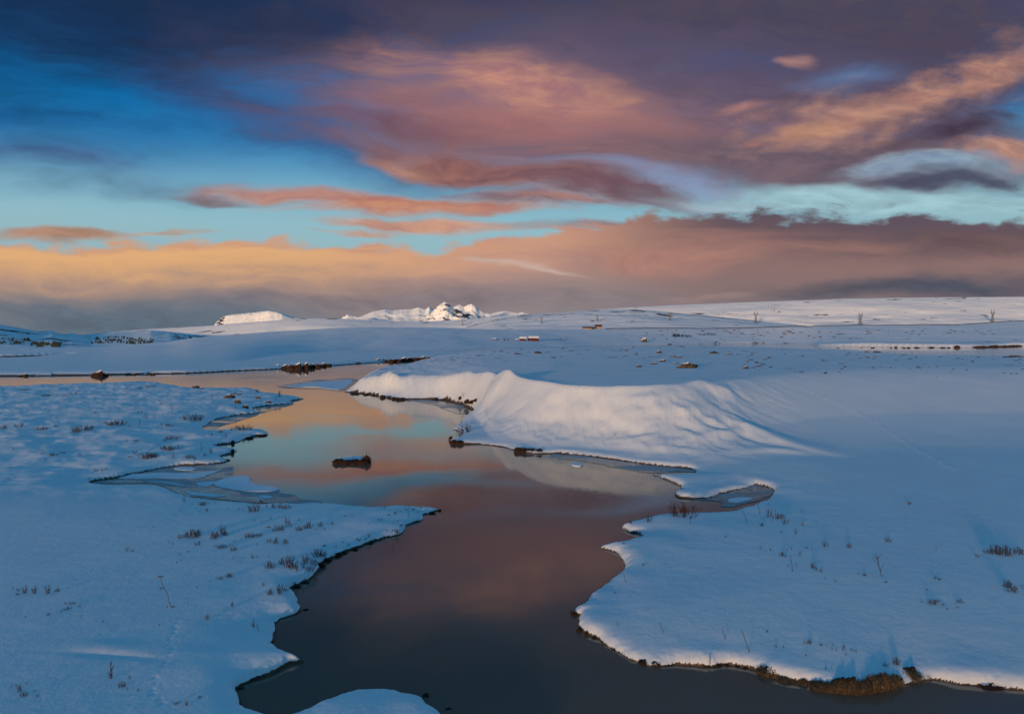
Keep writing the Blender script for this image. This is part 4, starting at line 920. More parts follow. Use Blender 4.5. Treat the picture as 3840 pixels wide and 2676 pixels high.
many([(1585, 302, 26, 46), (1745, 332, 70, 42), (1795, 322, 22, 26), (1850, 317, 26, 26), (1655, 322, 12, 14), (1680, 362, 22, 16), (1715, 397, 26, 26), (1780, 386, 28, 34), (1555, 387, 22, 22), (1510, 417, 14, 14), (1960, 367, 16, 20), (2058, 372, 18, 22), (1322, 520, 9, 18), (1660, 612, 110, 92), (1610, 605, 60, 55), (1705, 592, 60, 70), (1835, 622, 66, 76), (1915, 587, 60, 100), (1870, 600, 50, 60), (1945, 590, 46, 44), (1552, 617, 40, 46),
 (1490, 672, 32, 26), (1455, 655, 14, 18), (1700, 677, 64, 38), (1745, 640, 20, 14), (1910, 697, 120, 32), (2012, 722, 50, 52), (1990, 690, 30, 26), (2020, 652, 28, 20), (1095, 727, 26, 46), (1140, 732, 32, 24), (1192, 677, 16, 26), (1618, 742, 28, 16), (1550, 757, 22, 10), (1523, 830, 20, 24), (1558, 805, 18, 10), (2010, 802, 26, 26), (1970, 952, 60, 50), (1895, 967, 60, 24), (1610, 415, 14, 8), (1640, 425, 10, 8)], 0, 1750, 2.296, 'spit')
stalk(900 + 1447 / 2.296, 1750 + 438 / 2.296, 900 + 1455 / 2.296, 1750 + 325 / 2.296, 'spit'); stalk(900 + 1312 / 2.296, 1750 + 557 / 2.296, 900 + 1328 / 2.296, 1750 + 445 / 2.296, 'spit')
# left foreground snow
many([(110, 132, 26, 30), (155, 152, 32, 26), (155, 182, 42, 18), (215, 167, 50, 72), (298, 172, 40, 76), (412, 172, 52, 86), (495, 157, 36, 46), (565, 263, 26, 12), (605, 272, 36, 32), (635, 262, 40, 10), (685, 294, 32, 26), (580, 312, 62, 24), (415, 360, 42, 24), (700, 382, 14, 36), (885, 422, 22, 11), (1620, 272, 16, 20), (2000, 282, 12, 46), (2015, 327, 11, 20), (1965, 367, 13, 20), (1930, 310, 14, 6), (1372, 447, 30, 18, T), (955, 902, 40, 80), (1050, 977, 60, 72), (1117, 907, 9, 36), (98, 987, 20, 40), (170, 1012, 30, 70), (140, 975, 18, 18), (230, 952, 11, 26), (205, 1057, 60, 56), (325, 1057, 36, 22), (295, 1022, 11, 26), (1190, 1012, 12, 10), (1097, 1002, 14, 8),
 (1520, 1124, 60, 14, S_), (1720, 1072, 50, 14, S_), (2265, 107, 36, 36), (1605, 1132, 60, 56, T), (1785, 392, 70, 56, T), (1440, 290, 30, 26, T), (1495, 292, 40, 22, T), (2180, 458, 62, 56, T), (530, 332, 14, 7, S_), (220, 384, 18, 8, S_), (955, 490, 14, 6, S_), (1700, 125, 20, 14, S_), (1395, 135, 40, 6, S_), (1810, 75, 12, 7, S_)], 0, 2150, 2.296, 'fore')
stalk(1477 / 2.296, 2150 + 296 / 2.296, 1380 / 2.296, 2150 + 40 / 2.296, 'fore', head=True)
stalk(960 / 2.296, 2150 + 903 / 2.296, 945 / 2.296, 2150 + 768 / 2.296, 'fore', fork=5); stalk(2228 / 2.296, 2150 + 492 / 2.296, 2212 / 2.296, 2150 + 432 / 2.296, 'fore'); stalk(2188 / 2.296, 2150 + 450 / 2.296, 2183 / 2.296, 2150 + 388 / 2.296, 'fore')
# right foreground bank
RD = {'red': True}
many([(1265, 417, 32, 100), (1250, 407, 20, 30), (1130, 422, 38, 22), (1310, 352, 50, 46), (1362, 347, 40, 28), (1410, 347, 44, 38), (1455, 357, 40, 105), (1535, 374, 90, 125, RD), (1500, 340, 50, 60, RD), (1560, 345, 40, 70, RD), (1650, 322, 46, 66, RD), (1705, 322, 52, 66, RD), (1580, 392, 22, 26), (1535, 378, 40, 30, T), (2163, 377, 28, 125), (2215, 387, 50, 80), (2255, 387, 44, 52), (2285, 427, 34, 70), (2110, 442, 42, 24), (2115, 390, 26, 22), (2255, 494, 20, 16), (2190, 407, 14, 8), (1222, 742, 22, 26), (1255, 740, 28, 22), (1010, 947, 28, 14), (2098, 617, 12, 22), (2175, 625, 20, 14), (1840, 528, 24, 10), (1075, 575, 30, 10), (1058, 553, 20, 8), (1160, 410, 14, 10)], 1800, 1750, 1.9965, 'right')
for a in ((2000, 417, 1957, 310), (2093, 350, 2075, 260), (1097, 867, 1045, 745), (1576, 428, 1560, 330), (1907, 327, 1897, 300), (1450, 350, 1418, 248)):
    stalk(1800 + a[0] / 1.9965, 1750 + a[1] / 1.9965, 1800 + a[2] / 1.9965, 1750 + a[3] / 1.9965, 'right')
many([(462, 380, 13, 30), (1345, 313, 56, 30, T), (460, 488, 36, 30, T), (400, 562, 32, 66), (287, 547, 22, 17), (653, 662, 38, 70), (845, 670, 42, 52), (1170, 620, 46, 52), (335, 697, 16, 22), (365, 687, 32, 32), (495, 674, 42, 17), (540, 685, 12, 6), (295, 742, 58, 36), (437, 737, 32, 42), (325, 752, 26, 14), (345, 830, 26, 18), (415, 827, 28, 28), (545, 840, 42, 60), (575, 855, 30, 34), (617, 875, 20, 42), (975, 900, 46, 20), (650, 932, 32, 20), (735, 957, 32, 26), (1152, 962, 32, 9), (1580, 937, 72, 22), (1570, 687, 11, 26), (1910, 747, 38, 30), (2060, 720, 110, 100), (2140, 732, 120, 105), (1998, 717, 66, 52), (2250, 722, 90, 72), (2210, 1036, 90, 70, {'lean': -.35}), (2150, 1000, 80, 78, {'lean': -.35}), (2285, 1012, 28, 42), (930, 662, 10, 14), (110, 684, 18, 26), (195, 690, 26, 16), (1490, 1025, 10, 22), (1135, 1005, 22, 14), (925, 893, 20, 9)], 2800, 1750, 2.2077, 'right')
stalk(2800 + 378 / 2.2077, 1750 + 870 / 2.2077, 2800 + 362 / 2.2077, 1750 + 732 / 2.2077, 'right'); stalk(2800 + 1116 / 2.2077, 1750 + 906 / 2.2077, 2800 + 1064 / 2.2077, 1750 + 725 / 2.2077, 'right', fork=9)
many([(1535, 254, 76, 52), (1620, 264, 42, 32), (1663, 297, 26, 16), (1765, 244, 50, 40), (1580, 235, 40, 26), (515, 582, 46, 42), (478, 578, 20, 18), (545, 557, 20, 22), (615, 602, 32, 28), (660, 602, 16, 20), (712, 597, 20, 26), (745, 648, 26, 40), (800, 637, 32, 54), (820, 682, 24, 26), (870, 640, 30, 20), (900, 655, 30, 28), (707, 635, 14, 26), (680, 585, 20, 20), (490, 687, 20, 11), (525, 672, 24, 16), (240, 607, 32, 16), (1235, 757, 66, 84), (1150, 767, 36, 56), (655, 790, 14, 8), (705, 782, 18, 12), (170, 487, 26, 7), (305, 615, 20, 8), (30, 405, 8, 16), (1450, 245, 16, 9), (1745, 290, 20, 14)], 2800, 2150, 2.2077, 'right')
for a in ((2090, 674, 2013, 488), (1357, 515, 1310, 430), (1882, 560, 1855, 465), (962, 450, 945, 418), (1750, 790, 1748, 705)):
    stalk(1900 + a[0] / 2.296, 2150 + a[1] / 2.296, 1900 + a[2] / 2.296, 2150 + a[3] / 2.296, 'right')
many([(1205, 540, 50, 80), (1250, 520, 44, 66), (1180, 520, 40, 34)], 1100, 1350, 1.9133, 'drift')
stalk(1100 + 1130 / 1.9133, 1350 + 550 / 1.9133, 1100 + 1128 / 1.9133, 1350 + 500 / 1.9133, 'drift'); stalk(2200 + 203 / 1.9133, 1350 + 550 / 1.9133, 2200 + 196 / 1.9133, 1350 + 526 / 1.9133, 'drift'); stalk(1100 + 1222 / 1.9133, 1350 + 258 / 1.9133, 1100 + 1212 / 1.9133, 1350 + 230 / 1.9133, 'drift')

# ---- labels for the shrubs and stalks: rank along each bank
def ordn(i): return {1: 'first', 2: 'second', 3: 'third', 4: 'fourth', 5: 'fifth', 6: 'sixth', 7: 'seventh', 8: 'eighth', 9: 'ninth', 10: 'tenth', 11: 'eleventh', 12: 'twelfth', 13: 'thirteenth', 14: 'fourteenth', 15: 'fifteenth', 16: 'sixteenth', 17: 'seventeenth', 18: 'eighteenth', 19: 'nineteenth', 20: 'twentieth'}.get(i, str(i) + ('st' if i % 10 == 1 else 'nd' if i % 10 == 2 else 'rd' if i % 10 == 3 else 'th'))
for reg, L in BIG.items():
    if reg == 'tuft':
        for i, (px, py, w, h, o) in enumerate(sorted(L, key=lambda a: a[0])): tag(o, f'tan dry grass tuft standing in snow, {ordn(i + 1)} from the left', 'grass', 'dry grass tufts on the snow')
        continue
    big = sorted([a for a in L if a[2] * a[3] > 900], key=lambda a: a[0]); small = [a for a in L if a[2] * a[3] <= 900]
    for i, (px, py, w, h, o) in enumerate(big):
        look = 'wide bushy' if w > 1.4 * h else 'tall slender' if h > 1.3 * w else 'rounded'
        tag(o, f'{look} leafless shrub, {ordn(i + 1)} from left among larger shrubs on the {REG[reg]}', 'shrub', 'larger shrubs on the ' + REG[reg])
    for i, (px, py, w, h, o) in enumerate(sorted(small, key=lambda a: a[0])): tag(o, f'little leafless shrub, {ordn(i + 1)} from left among little shrubs on the {REG[reg]}', 'shrub', 'little shrubs on the ' + REG[reg])
for reg, L in SPG.items():
    for i, (px, o) in enumerate(sorted(L, key=lambda a: a[0])): tag(o, f'small bare twig sprig in snow, {ordn(i + 1)} from left on the {REG[reg]}', 'twigs', 'twig sprigs on the ' + REG[reg])
for reg, L in STK.items():
    for i, (px, o) in enumerate(sorted(L, key=lambda a: a[0])):
        tag(o, f'thin dry upright stalk on the {REG[reg]}, {ordn(i + 1)} from the left of its stalks', 'stalk', 'dry stalks on the ' + REG[reg])
for c_ in STK['fore']:
    if len(c_[1].children) and any('seed' in k.name for k in c_[1].children): c_[1]['label'] = 'tall bent dry stalk with pale seed head on the left foreground snow'

# ================================================================== tussocks, turf banks and bushes along the shores
def tussock(px, py, w, h, label, group, grass=TGR, cap=False, name='grass_tussock', cat='grass', depth=.8):
    u, wz = ray(px, py); d = -CAM_H / wz; x = u * d
    mpp = d / F; W_ = w * mpp * .5; H_ = h * mpp * .95
    o = empty(name, (x, d + W_ * depth * .75, -.03), random.uniform(-.3, .3), (W_, W_ * depth, H_ * .92))
    k = random.randrange(3); m_ = shared('peat_mound', MOUND[k], o)
    shared('grass_blades', random.choice(grass), o)['kind'] = 'stuff'
    if cap: c = shared('snow_cap', MCAP[k], o); c.location = (0, .12, .03); c.scale = (.92, .86, 1.0)
    return tag(o, label, cat, group)
def tmany(rows, ox, oy, s, where, group, **kw):
    for i, (zx, zy, w, h) in enumerate(rows):
        tussock(ox + zx / s, oy + zy / s, w / s, h / s, where if '%' not in where else where % ordn(i + 1), group, **kw)
tmany([(195, 848, 165, 98), (330, 893, 110, 58), (410, 905, 80, 42), (480, 918, 72, 66), (620, 965, 140, 88), (710, 975, 120, 92), (800, 988, 130, 130), (890, 992, 140, 135), (985, 990, 150, 130), (1075, 975, 150, 165), (1160, 955, 140, 160), (1250, 928, 110, 115), (1385, 885, 160, 105), (1500, 872, 66, 48)], 2800, 2150, 2.2077,
      'shaggy brown grass tussock hanging over dark water at lower right, %s from the left', 'grass tussocks on the lower right bank')
tmany([(2040, 955, 230, 52)], 2800, 2150, 2.2077, 'low dark turf overhang at the right edge of the lower bank', 'turf overhangs', cap=True, grass=TRED)
tmany([(585, 365, 60, 42), (630, 500, 60, 44), (690, 530, 44, 50), (760, 560, 50, 26), (850, 605, 60, 30), (940, 660, 60, 28), (1180, 785, 90, 46), (1290, 795, 100, 55), (1400, 795, 60, 22), (1720, 805, 60, 26), (1820, 802, 80, 36), (1900, 798, 44, 24), (1990, 805, 40, 26), (2060, 822, 50, 26)], 1900, 2150, 2.296,
      'small rusty turf clump on the point of the right bank, %s from the left', 'turf clumps on the right bank edge', grass=TRU)
tmany([(1148, 602, 52, 38), (1192, 604, 60, 40), (1130, 575, 30, 34)], 1100, 1350, 1.9133, 'brown tussock at the water tip of the drift, %s counted', 'tussocks at the drift tip', grass=TRU)
tmany([(1615, 660, 60, 44), (1660, 664, 70, 46), (1710, 664, 70, 40), (1765, 668, 50, 40)], 1100, 1350, 1.9133, 'brown tussock in the row under the bright drift, %s from the left', 'tussocks under the bright drift', grass=TRU)
tmany([(318, 742, 80, 44), (370, 746, 86, 40), (430, 746, 96, 38), (490, 746, 90, 44), (522, 738, 60, 70)], 1100, 1350, 1.9133, 'tussock of the tiny islet in mid river, %s from the left', 'tussocks of the tiny islet', grass=TRU)
# the islet's snow bed and its stalks
ip = slab('snow_islet', [(1255, 1735), (1290, 1722), (1340, 1717), (1375, 1722), (1382, 1732), (1340, 1736), (1290, 1736)], M_CAP, -.05, 0.20, rag=.08); tag(ip, 'small snow-topped islet alone in the middle of the river', 'islet')
for a, b in (((345, 700), (335, 675)), ((428, 695), (427, 660)), ((520, 690), (519, 635)), ((500, 690), (488, 655))):
    x, y = at(1100 + a[0] / 1.9133, 1350 + (a[1] + 38) / 1.9133); m_ = MB(); hh = .45 * (a[1] - b[1]) / 45 + .12
    m_.tube([(0, 0, 0), ((b[0] - a[0]) / 1.9133 * y / F, 0, hh)], .014, .010, 4)
    o = mesh_obj('dry_stalk', m_.v, m_.f, M_TWIG); o.location = (x, y + .3, .15); tag(o, 'thin dead stalk rising from the tiny islet in mid river', 'stalk', 'stalks on the tiny islet')
tmany([(440, 246, 60, 12), (520, 250, 40, 14), (580, 256, 40, 10), (640, 270, 40, 26), (690, 272, 40, 18), (720, 280, 30, 22), (765, 286, 70, 22), (860, 280, 50, 14), (900, 282, 50, 16), (935, 282, 30, 18), (1020, 288, 36, 24), (1085, 290, 24, 14)], 1100, 1350, 1.9133,
      'rusty turf speck at the foot of the far drift, %s from the left', 'turf specks at the foot of the far drift', grass=TRU)
for q in ((1200, 318, 26, 20), (1250, 306, 40, 26), (1285, 298, 46, 24), (1312, 284, 30, 18)):
    x, y, z = hit(1100 + q[0] / 1.9133, 1350 + q[1] / 1.9133); mpp = y / F
    o = empty('grass_tussock', (x, y, z - .1), 0, (q[2] / 1.9133 * mpp * .5, .5, q[3] / 1.9133 * mpp)); shared('peat_mound', MOUND[0], o); shared('grass_blades', TRU[0], o)
    tag(o, 'rust-red tuft on the snow slope above the cove', 'grass', 'rust-red tufts above the cove')
tmany([(1320, 752, 120, 22), (1440, 748, 90, 16), (1540, 742, 90, 18), (1620, 722, 50, 18), (1663, 668, 30, 36), (1668, 600, 24, 34), (1780, 566, 60, 18), (1880, 545, 60, 18)], 0, 1350, 1.9133,
      'dark turf clump on the hummocky left bank shore, %s from the left', 'turf clumps on the hummocky bank', grass=TRED)
tmany([(680, 870, 90, 60), (735, 820, 90, 48), (820, 775, 100, 44), (880, 752, 70, 30), (985, 722, 50, 24), (1120, 665, 40, 24), (1650, 408, 70, 22), (1718, 380, 30, 26), (480, 1045, 80, 34), (560, 1005, 70, 22)], 900, 1750, 2.296,
      'dark peaty clump on the water edge of the long left spit, %s of the row', 'peat clumps on the long left spit', grass=TRED)
tmany([(225, 1000, 70, 30), (790, 318, 60, 18), (1830, 1060, 50, 50), (2020, 1170, 60, 24)], 800, 2150, 2.296, 'brown turf spot on the near left waterline, %s from the left', 'turf spots on the near left shore', grass=TRU)
# far willow scrub, dark red under snow
def scrub(rows, ox, oy, s, label, group):
    for i, (zx, zy, w, h) in enumerate(sorted(rows)): tussock(ox + zx / s, oy + zy / s, w / s, h / s * 1.1, label + f', {ordn(i + 1)} from left', group, grass=TRED, cap=True, name='willow_bush', cat='bush', depth=.6)
scrub([(320, 758, 50, 30), (385, 764, 60, 34), (440, 768, 70, 48), (500, 768, 70, 52), (560, 766, 70, 50), (615, 758, 60, 42), (665, 750, 60, 36), (715, 744, 60, 30), (765, 738, 44, 24)], 900, 1050, 2.296, 'dark red snow-capped willow bush on the wide river\'s far shore', 'willow bushes in the left shore row')
scrub([(1185, 704, 50, 26), (1240, 702, 60, 24), (1300, 706, 60, 30), (1355, 704, 60, 32), (1410, 700, 60, 34), (1465, 696, 60, 32), (1520, 690, 56, 30), (1575, 684, 56, 26), (1630, 678, 56, 20), (1690, 668, 60, 14)], 900, 1050, 2.296, 'dark snow-capped willow bush in the hedge beside the river bend', 'willow bushes in the right shore hedge')
scrub([(985, 716, 50, 14), (1030, 714, 40, 12), (870, 712, 50, 8)], 900, 1050, 2.296, 'low snowy shrub mat between the two willow rows', 'shrub mats between the willow rows')
scrub([(810, 826, 50, 36), (850, 830, 70, 48), (890, 828, 44, 36), (915, 824, 30, 22)], 0, 1050, 2.296, 'rust-red bush standing at the far left waterline', 'rust-red bushes at the far left waterline')
scrub([(160, 828, 60, 14), (210, 828, 50, 22), (1090, 814, 40, 16), (1140, 816, 60, 12), (1200, 814, 40, 10), (1310, 814, 44, 16), (1250, 814, 40, 9), (655, 792, 70, 10), (320, 826, 40, 8)], 0, 1050, 2.296, 'low brown scrub on the far left waterline', 'low scrub on the far left waterline')
for i in range(11):
    zx = 1890 + i * 36; q = 2800 + zx / 2.2077; tussock(q, float(np.interp(q, (3570, 3700, 3840), (1304.3, 1302.3, 1298.4))) + .4 * math.sin(i), 30, random.uniform(5, 9), 'rust-brown turf bank segment on the sunlit far island at right', 'turf segments on the sunlit island', grass=TRU, cap=False, name='turf_bank', cat='turf', depth=.5)
for zx, w, h in ((1720, 34, 17), (1745, 26, 20), (1770, 20, 12), (1350, 14, 8), (1245, 12, 9), (1430, 14, 8), (1540, 14, 7), (1610, 16, 9), (1660, 12, 7), (1030, 10, 6), (960, 12, 4), (760, 12, 4), (1190, 10, 5), (1300, 10, 6)):
    tussock(2800 + zx / 2.2077 + random.uniform(-9, 9), 1050 + 562 / 2.2077 + random.uniform(-1.2, .6), w * random.uniform(.6, 1.5), h * random.uniform(.4, .8), 'brown scrub knot on the shore of the sunlit far island', 'scrub knots on the sunlit island', grass=TRU, name='willow_bush', cat='bush')

# ================================================================== boulders
RK = []
def rock(px, py, w, h, label, group=None, k=None, cap=True):
    x, y, z = hit(px, py); mpp = y / F; k = random.randrange(3) if k is None else k
    o = empty('boulder', (x, y + w * mpp * .2, z - h * mpp * .12), random.uniform(-.4, .4), (w * mpp * .52, w * mpp * .36, max(h * mpp * 1.75, .12)))
    shared('stone', ROCKS[k], o)
    if cap: c = shared('snow_cap', CAPS[k], o); c.location = (-.06, .26, .0); c.scale = (.86, .74, 1.0)
    return tag(o, label, 'rock', group)
for (zx, zy, w, h, lab, k) in ((1790, 758, 150, 46, 'largest brown boulder half buried in snow above the drift', 0), (1570, 704, 60, 18, 'flat dark boulder just left above the largest boulder', 1), (1497, 726, 50, 14, 'small low rock left of the flat dark boulder', 2), (1367, 750, 40, 19, 'small dark rock farthest left of the boulder scatter', 0),
        (1660, 662, 50, 11, 'thin dark rock slab above the largest boulder, left one', 1), (1715, 668, 56, 12, 'thin dark rock slab above the largest boulder, right one', 2), (2018, 633, 80, 20, 'moss-green boulder standing in snow right of the others', 3), (1540, 630, 42, 20, 'rock with white cap behind the boulder scatter', 0), (1415, 534, 44, 34, 'snow-capped pointed rock at the back edge of the flat top', 1),
        (2150, 648, 40, 12, 'low dark rock right of the moss-green boulder', 2), (1258, 608, 26, 12, 'dark stone by the back rim left of the rocks', 0), (1237, 657, 28, 8, 'tiny flat stone left of the boulder scatter', 1), (1410, 678, 28, 8, 'tiny dark stone between the flat stones', 2), (2290, 765, 40, 24, 'rusty rock group left edge of the right plain', 0), (1690, 722, 40, 10, 'thin stone touching the largest boulder', 1)):
    rock(1800 + zx / 2.296, 1050 + zy / 2.296, w / 2.296, h / 2.296, lab, None, k, cap=(k != 3))
for i, (zx, zy, w, h) in enumerate(((1640, 272, 62, 26), (1670, 247, 32, 11), (1712, 251, 30, 11), (1700, 312, 46, 26), (1757, 345, 46, 22), (1850, 276, 32, 17), (1920, 318, 36, 14), (1398, 202, 42, 20), (1442, 208, 28, 9))):
    rock(zx / 1.9133, 1350 + zy / 1.9133, w / 1.9133, h / 1.9133, f'dark rock breaking the snow near the pointed left bank tip, {ordn(i + 1)} of them', 'rocks near the left bank tip')
# heather flecks of the flat top and the slope beyond
hm = [lump(s, 9, 4, .5, .6, M_TWIG, 'heather') for s in (71, 72, 73)]
def heather(px, py, w, h, label, group):
    x, y, z = hit(px, py); mpp = y / F
    o = shared('heather_patch', random.choice(hm)); o.location = (x, y, z - .02); o.scale = (w * mpp * .42, max(w * mpp * .3, .12), max(h * mpp * 1.2, .06)); o.rotation_euler = (0, 0, random.uniform(-.5, .5))
    tag(o, label, 'heather', group)
rnd = random.Random(5)
spots = [(120, 615, 50, 10), (180, 615, 36, 10), (325, 640, 80, 14), (500, 632, 86, 24), (715, 590, 40, 12), (630, 672, 60, 16), (700, 660, 60, 10), (780, 610, 40, 10), (850, 640, 50, 8), (590, 625, 60, 8), (240, 628, 40, 6), (1500, 565, 50, 10), (1320, 580, 30, 10), (1630, 555, 60, 14), (1460, 640, 30, 6), (1740, 575, 50, 8), (1560, 572, 40, 7), (1080, 635, 20, 5), (1140, 607, 30, 6), (920, 600, 40, 6)]
for zx, zy, w, h in spots: heather(1800 + zx / 2.296, 1050 + zy / 2.296, w / 2.296, h / 2.296, 'dark heather patch at the left of the flat snow top', 'heather patches at the left of the flat top')
for i in range(75):
    px = rnd.uniform(2790, 3838); py = rnd.triangular(1318 + 18 * (px > 3300), 1420, 1335); heather(px, py, rnd.uniform(6, 22), rnd.uniform(2.5, 6), 'dark heather fleck scattered over the right half of the flat snow top', 'heather flecks on the right flat top')
for px, py, w in ((2845, 1375, 26), (2838, 1362, 22), (2860, 1368, 24), (2826, 1380, 20), (2815, 1350, 18), (2870, 1350, 20), (2890, 1378, 22), (3810, 1338, 60), (3780, 1340, 40), (3290, 1322, 40), (3250, 1320, 26)): heather(px, py, w, 7, 'rusty heather clump, larger than the flecks on the right flat top', 'heather clumps on the right flat top')
for i in range(70):
    px = rnd.uniform(2400, 3838); py = rnd.triangular(1233, 1276, 1245); heather(px, py, rnd.uniform(6, 22), rnd.uniform(2, 4.5), 'dark scrub fleck on the snow between the far water and the road', 'scrub flecks below the road')

# ================================================================== buildings
def house(x, y, z, w, dpt, hw, hr, rz, wall, roofm, label, windows, cat='house', door=True, name='cabin'):
    o = empty(name, (x, y, z), rz); b = MB(); b.box(-w/2, w/2, -dpt/2, dpt/2, -1.0, hw); mesh_obj('wall', b.v, b.f, wall, o, False)
    g = MB()
    for s in (-1, 1):
        k = len(g.v); g.v += [(s*w/2, -dpt/2, hw), (s*w/2, dpt/2, hw), (s*w/2, 0, hw + hr*.97)]; g.f.append((k, k+1, k+2))
    mesh_obj('gable', g.v, g.f, wall, o, False)
    e = .35; r = MB()
    for s in (-1, 1):
        k = len(r.v); sl = hr / (dpt / 2)
        for zo in (0, .18): r.v += [(-w/2 - e, s*(dpt/2 + e), hw - e*sl + zo), (w/2 + e, s*(dpt/2 + e), hw - e*sl + zo), (w/2 + e, 0, hw + hr + zo), (-w/2 - e, 0, hw + hr + zo)]
        r.f += [tuple(k + i for i in q) for q in ((0,1,2,3), (4,5,6,7), (0,1,5,4), (1,2,6,5), (3,0,4,7))]
    mesh_obj('roof', r.v, r.f, roofm, o, False)
    for wx in windows:
        f = MB(); f.box(wx - .7, wx + .7, -dpt/2 - .06, -dpt/2 + .02, hw*.42, hw*.88); fo = mesh_obj('window', f.v, f.f, wall, o, False)
        f = MB(); f.box(wx - .55, wx + .55, -dpt/2 - .09, -dpt/2 - .061, hw*.47, hw*.83); mesh_obj('pane', f.v, f.f, M_PANE, fo, False)
    if door:
        f = MB(); f.box(w*.30, w*.30 + 1.0, -dpt/2 - .05, -dpt/2 + .02, 0, hw*.82); mesh_obj('door', f.v, f.f, M_REDROOF, o, False)
    return tag(o, label, cat)
def site(px, py): return hit(px, py)
x, y, z = site(2000, 1279); k = y / F
house(x, y, z, 38*k, 7, 11*k, 6*k, .12, M_REDWALL, M_CAP, 'larger red cabin with snowy roof on the blue slope', (-2.6, 0.2), name='red_cabin')
x, y, z = site(1961, 1278); k = y / F
house(x, y, z, 23*k, 5, 9*k, 5*k, .05, M_REDWALL, M_CAP, 'smaller red cabin left of the larger one', (-1.2,), name='red_cabin')
x, y, z = site(1938, 1277); k = y / F
house(x, y, z, 10*k, 2.5, 4.5*k, 2*k, .05, M_REDWALL, M_CAP, 'tiny brown shed left of the two red cabins', (), 'shed', False, 'shed')
x, y, z = site(1851, 1275); k = y / F
house(x, y, z, 9*k, 2.5, 4*k, 2*k, .3, M_PEAT, M_CAP, 'tiny dark hut on the slope far left of the cabins', (), 'hut', False, 'hut')
x, y, z = site(2246, 1234); k = y / F
house(x, y + 8, z, 25*k, 8, 9*k, 7.5*k, 0, M_CREAM, M_REDROOF, 'tallest cream farm building with dark red roof beside the road', (-3, 0), 'farmhouse', True, 'farm_building')
x, y, z = site(2204, 1234.5)
house(x, y + 8, z, 33*k, 8, 5*k, 4.5*k, 0, M_CREAM, M_REDROOF, 'long low cream barn with dark red roof at left of the farm', (-4, 0, 3), 'barn', True, 'farm_building')
x, y, z = site(2227, 1234)
house(x, y + 8.5, z, 11*k, 7, 4.5*k, 3.5*k, 0, M_CREAM, M_REDROOF, 'short cream link building between the barn and the tall farm building', (0,), 'barn', False, 'farm_building')

# ================================================================== spruces, saplings, wood
def spruce_mesh(seed):
    rnd = random.Random(seed); b = MB(); tr = MB(); tr.tube([(0, 0, -.1), (0, 0, .95)], .025, .008, 5)
    for k in range(90):
        t = (k / 90) ** .9; z = .06 + .92 * t; a = k * 2.4; L = .27 * (1 - t) ** .8 * rnd.uniform(.7, 1.15) + .02
        c = Vector((math.cos(a), math.sin(a), 0)); s = Vector((-math.sin(a), math.cos(a), 0)) * L * .42; p0 = Vector((0, 0, z + .03)); p1 = p0 + c * L - Vector((0, 0, L * .45))
        i = len(b.v); m_ = (p0 + p1) / 2
        b.v += [tuple(p0), tuple(m_ + s + Vector((0, 0, -.01))), tuple(p1), tuple(m_ - s + Vector((0, 0, -.01))), tuple(m_ + Vector((0, 0, .035)))]
        b.f += [(i, i+1, i+4), (i+1, i+2, i+4), (i+2, i+3, i+4), (i+3, i, i+4)]
    return tr.mesh('trunk', M_TWIG), b.mesh('crown', M_SPRUCE, False)
SPM = [spruce_mesh(s) for s in (1, 2, 3)]
def spruce(px, py, h, label, group):
    x, y, z = site(px, py); H_ = h * y / F; o = empty('spruce_tree', (x, y, z), rnd.uniform(0, 6), (H_ * 1.15, H_ * 1.15, H_)); a, b = rnd.choice(SPM)
    shared('trunk', a, o); shared('crown', b, o); tag(o, label, 'tree', group)
for i in range(17):
    px = 2524 + i * 4.2 + rnd.uniform(-2, 2); spruce(px, 1261 + 2.5 * (i % 2) + (i > 11), rnd.uniform(9, 16) * (1 - .45 * i / 17), 'dark little spruce in the loose clump on the far slope', 'spruces of the loose clump')
for i in range(13): spruce(2623 + i * 4.9 + rnd.uniform(-1, 1), 1257, rnd.uniform(6, 9.5), 'dark little spruce in the straight row right of the clump', 'spruces of the straight row')
sap = [sprig_mesh(80, M_TWIG, 3, .03), sprig_mesh(81, M_TWIG, 4, .03)]
def saps(n, x0, x1, py, h, label, group):
    for i in range(n):
        x, y, z = site(rnd.uniform(x0, x1), py + rnd.uniform(-1.5, 1.5)); H_ = h * rnd.uniform(.5, 1) * y / F
        o = shared('bare_sapling', rnd.choice(sap)); o.location = (x, y, z); o.scale = (H_ * .8, H_ * .8, H_); o.rotation_euler = (0, 0, rnd.uniform(0, 6)); tag(o, label, 'sapling', group)
saps(10, 1860, 1912, 1277, 13, 'bare sapling in the faint row left of the red cabins', 'saplings left of the cabins')
saps(14, 2082, 2128, 1276, 8, 'bare sapling in the low row right of the red cabins', 'saplings right of the cabins')
saps(4, 1690, 1750, 1268, 10, 'lone bare bush on the smooth blue rise', 'bushes on the blue rise')
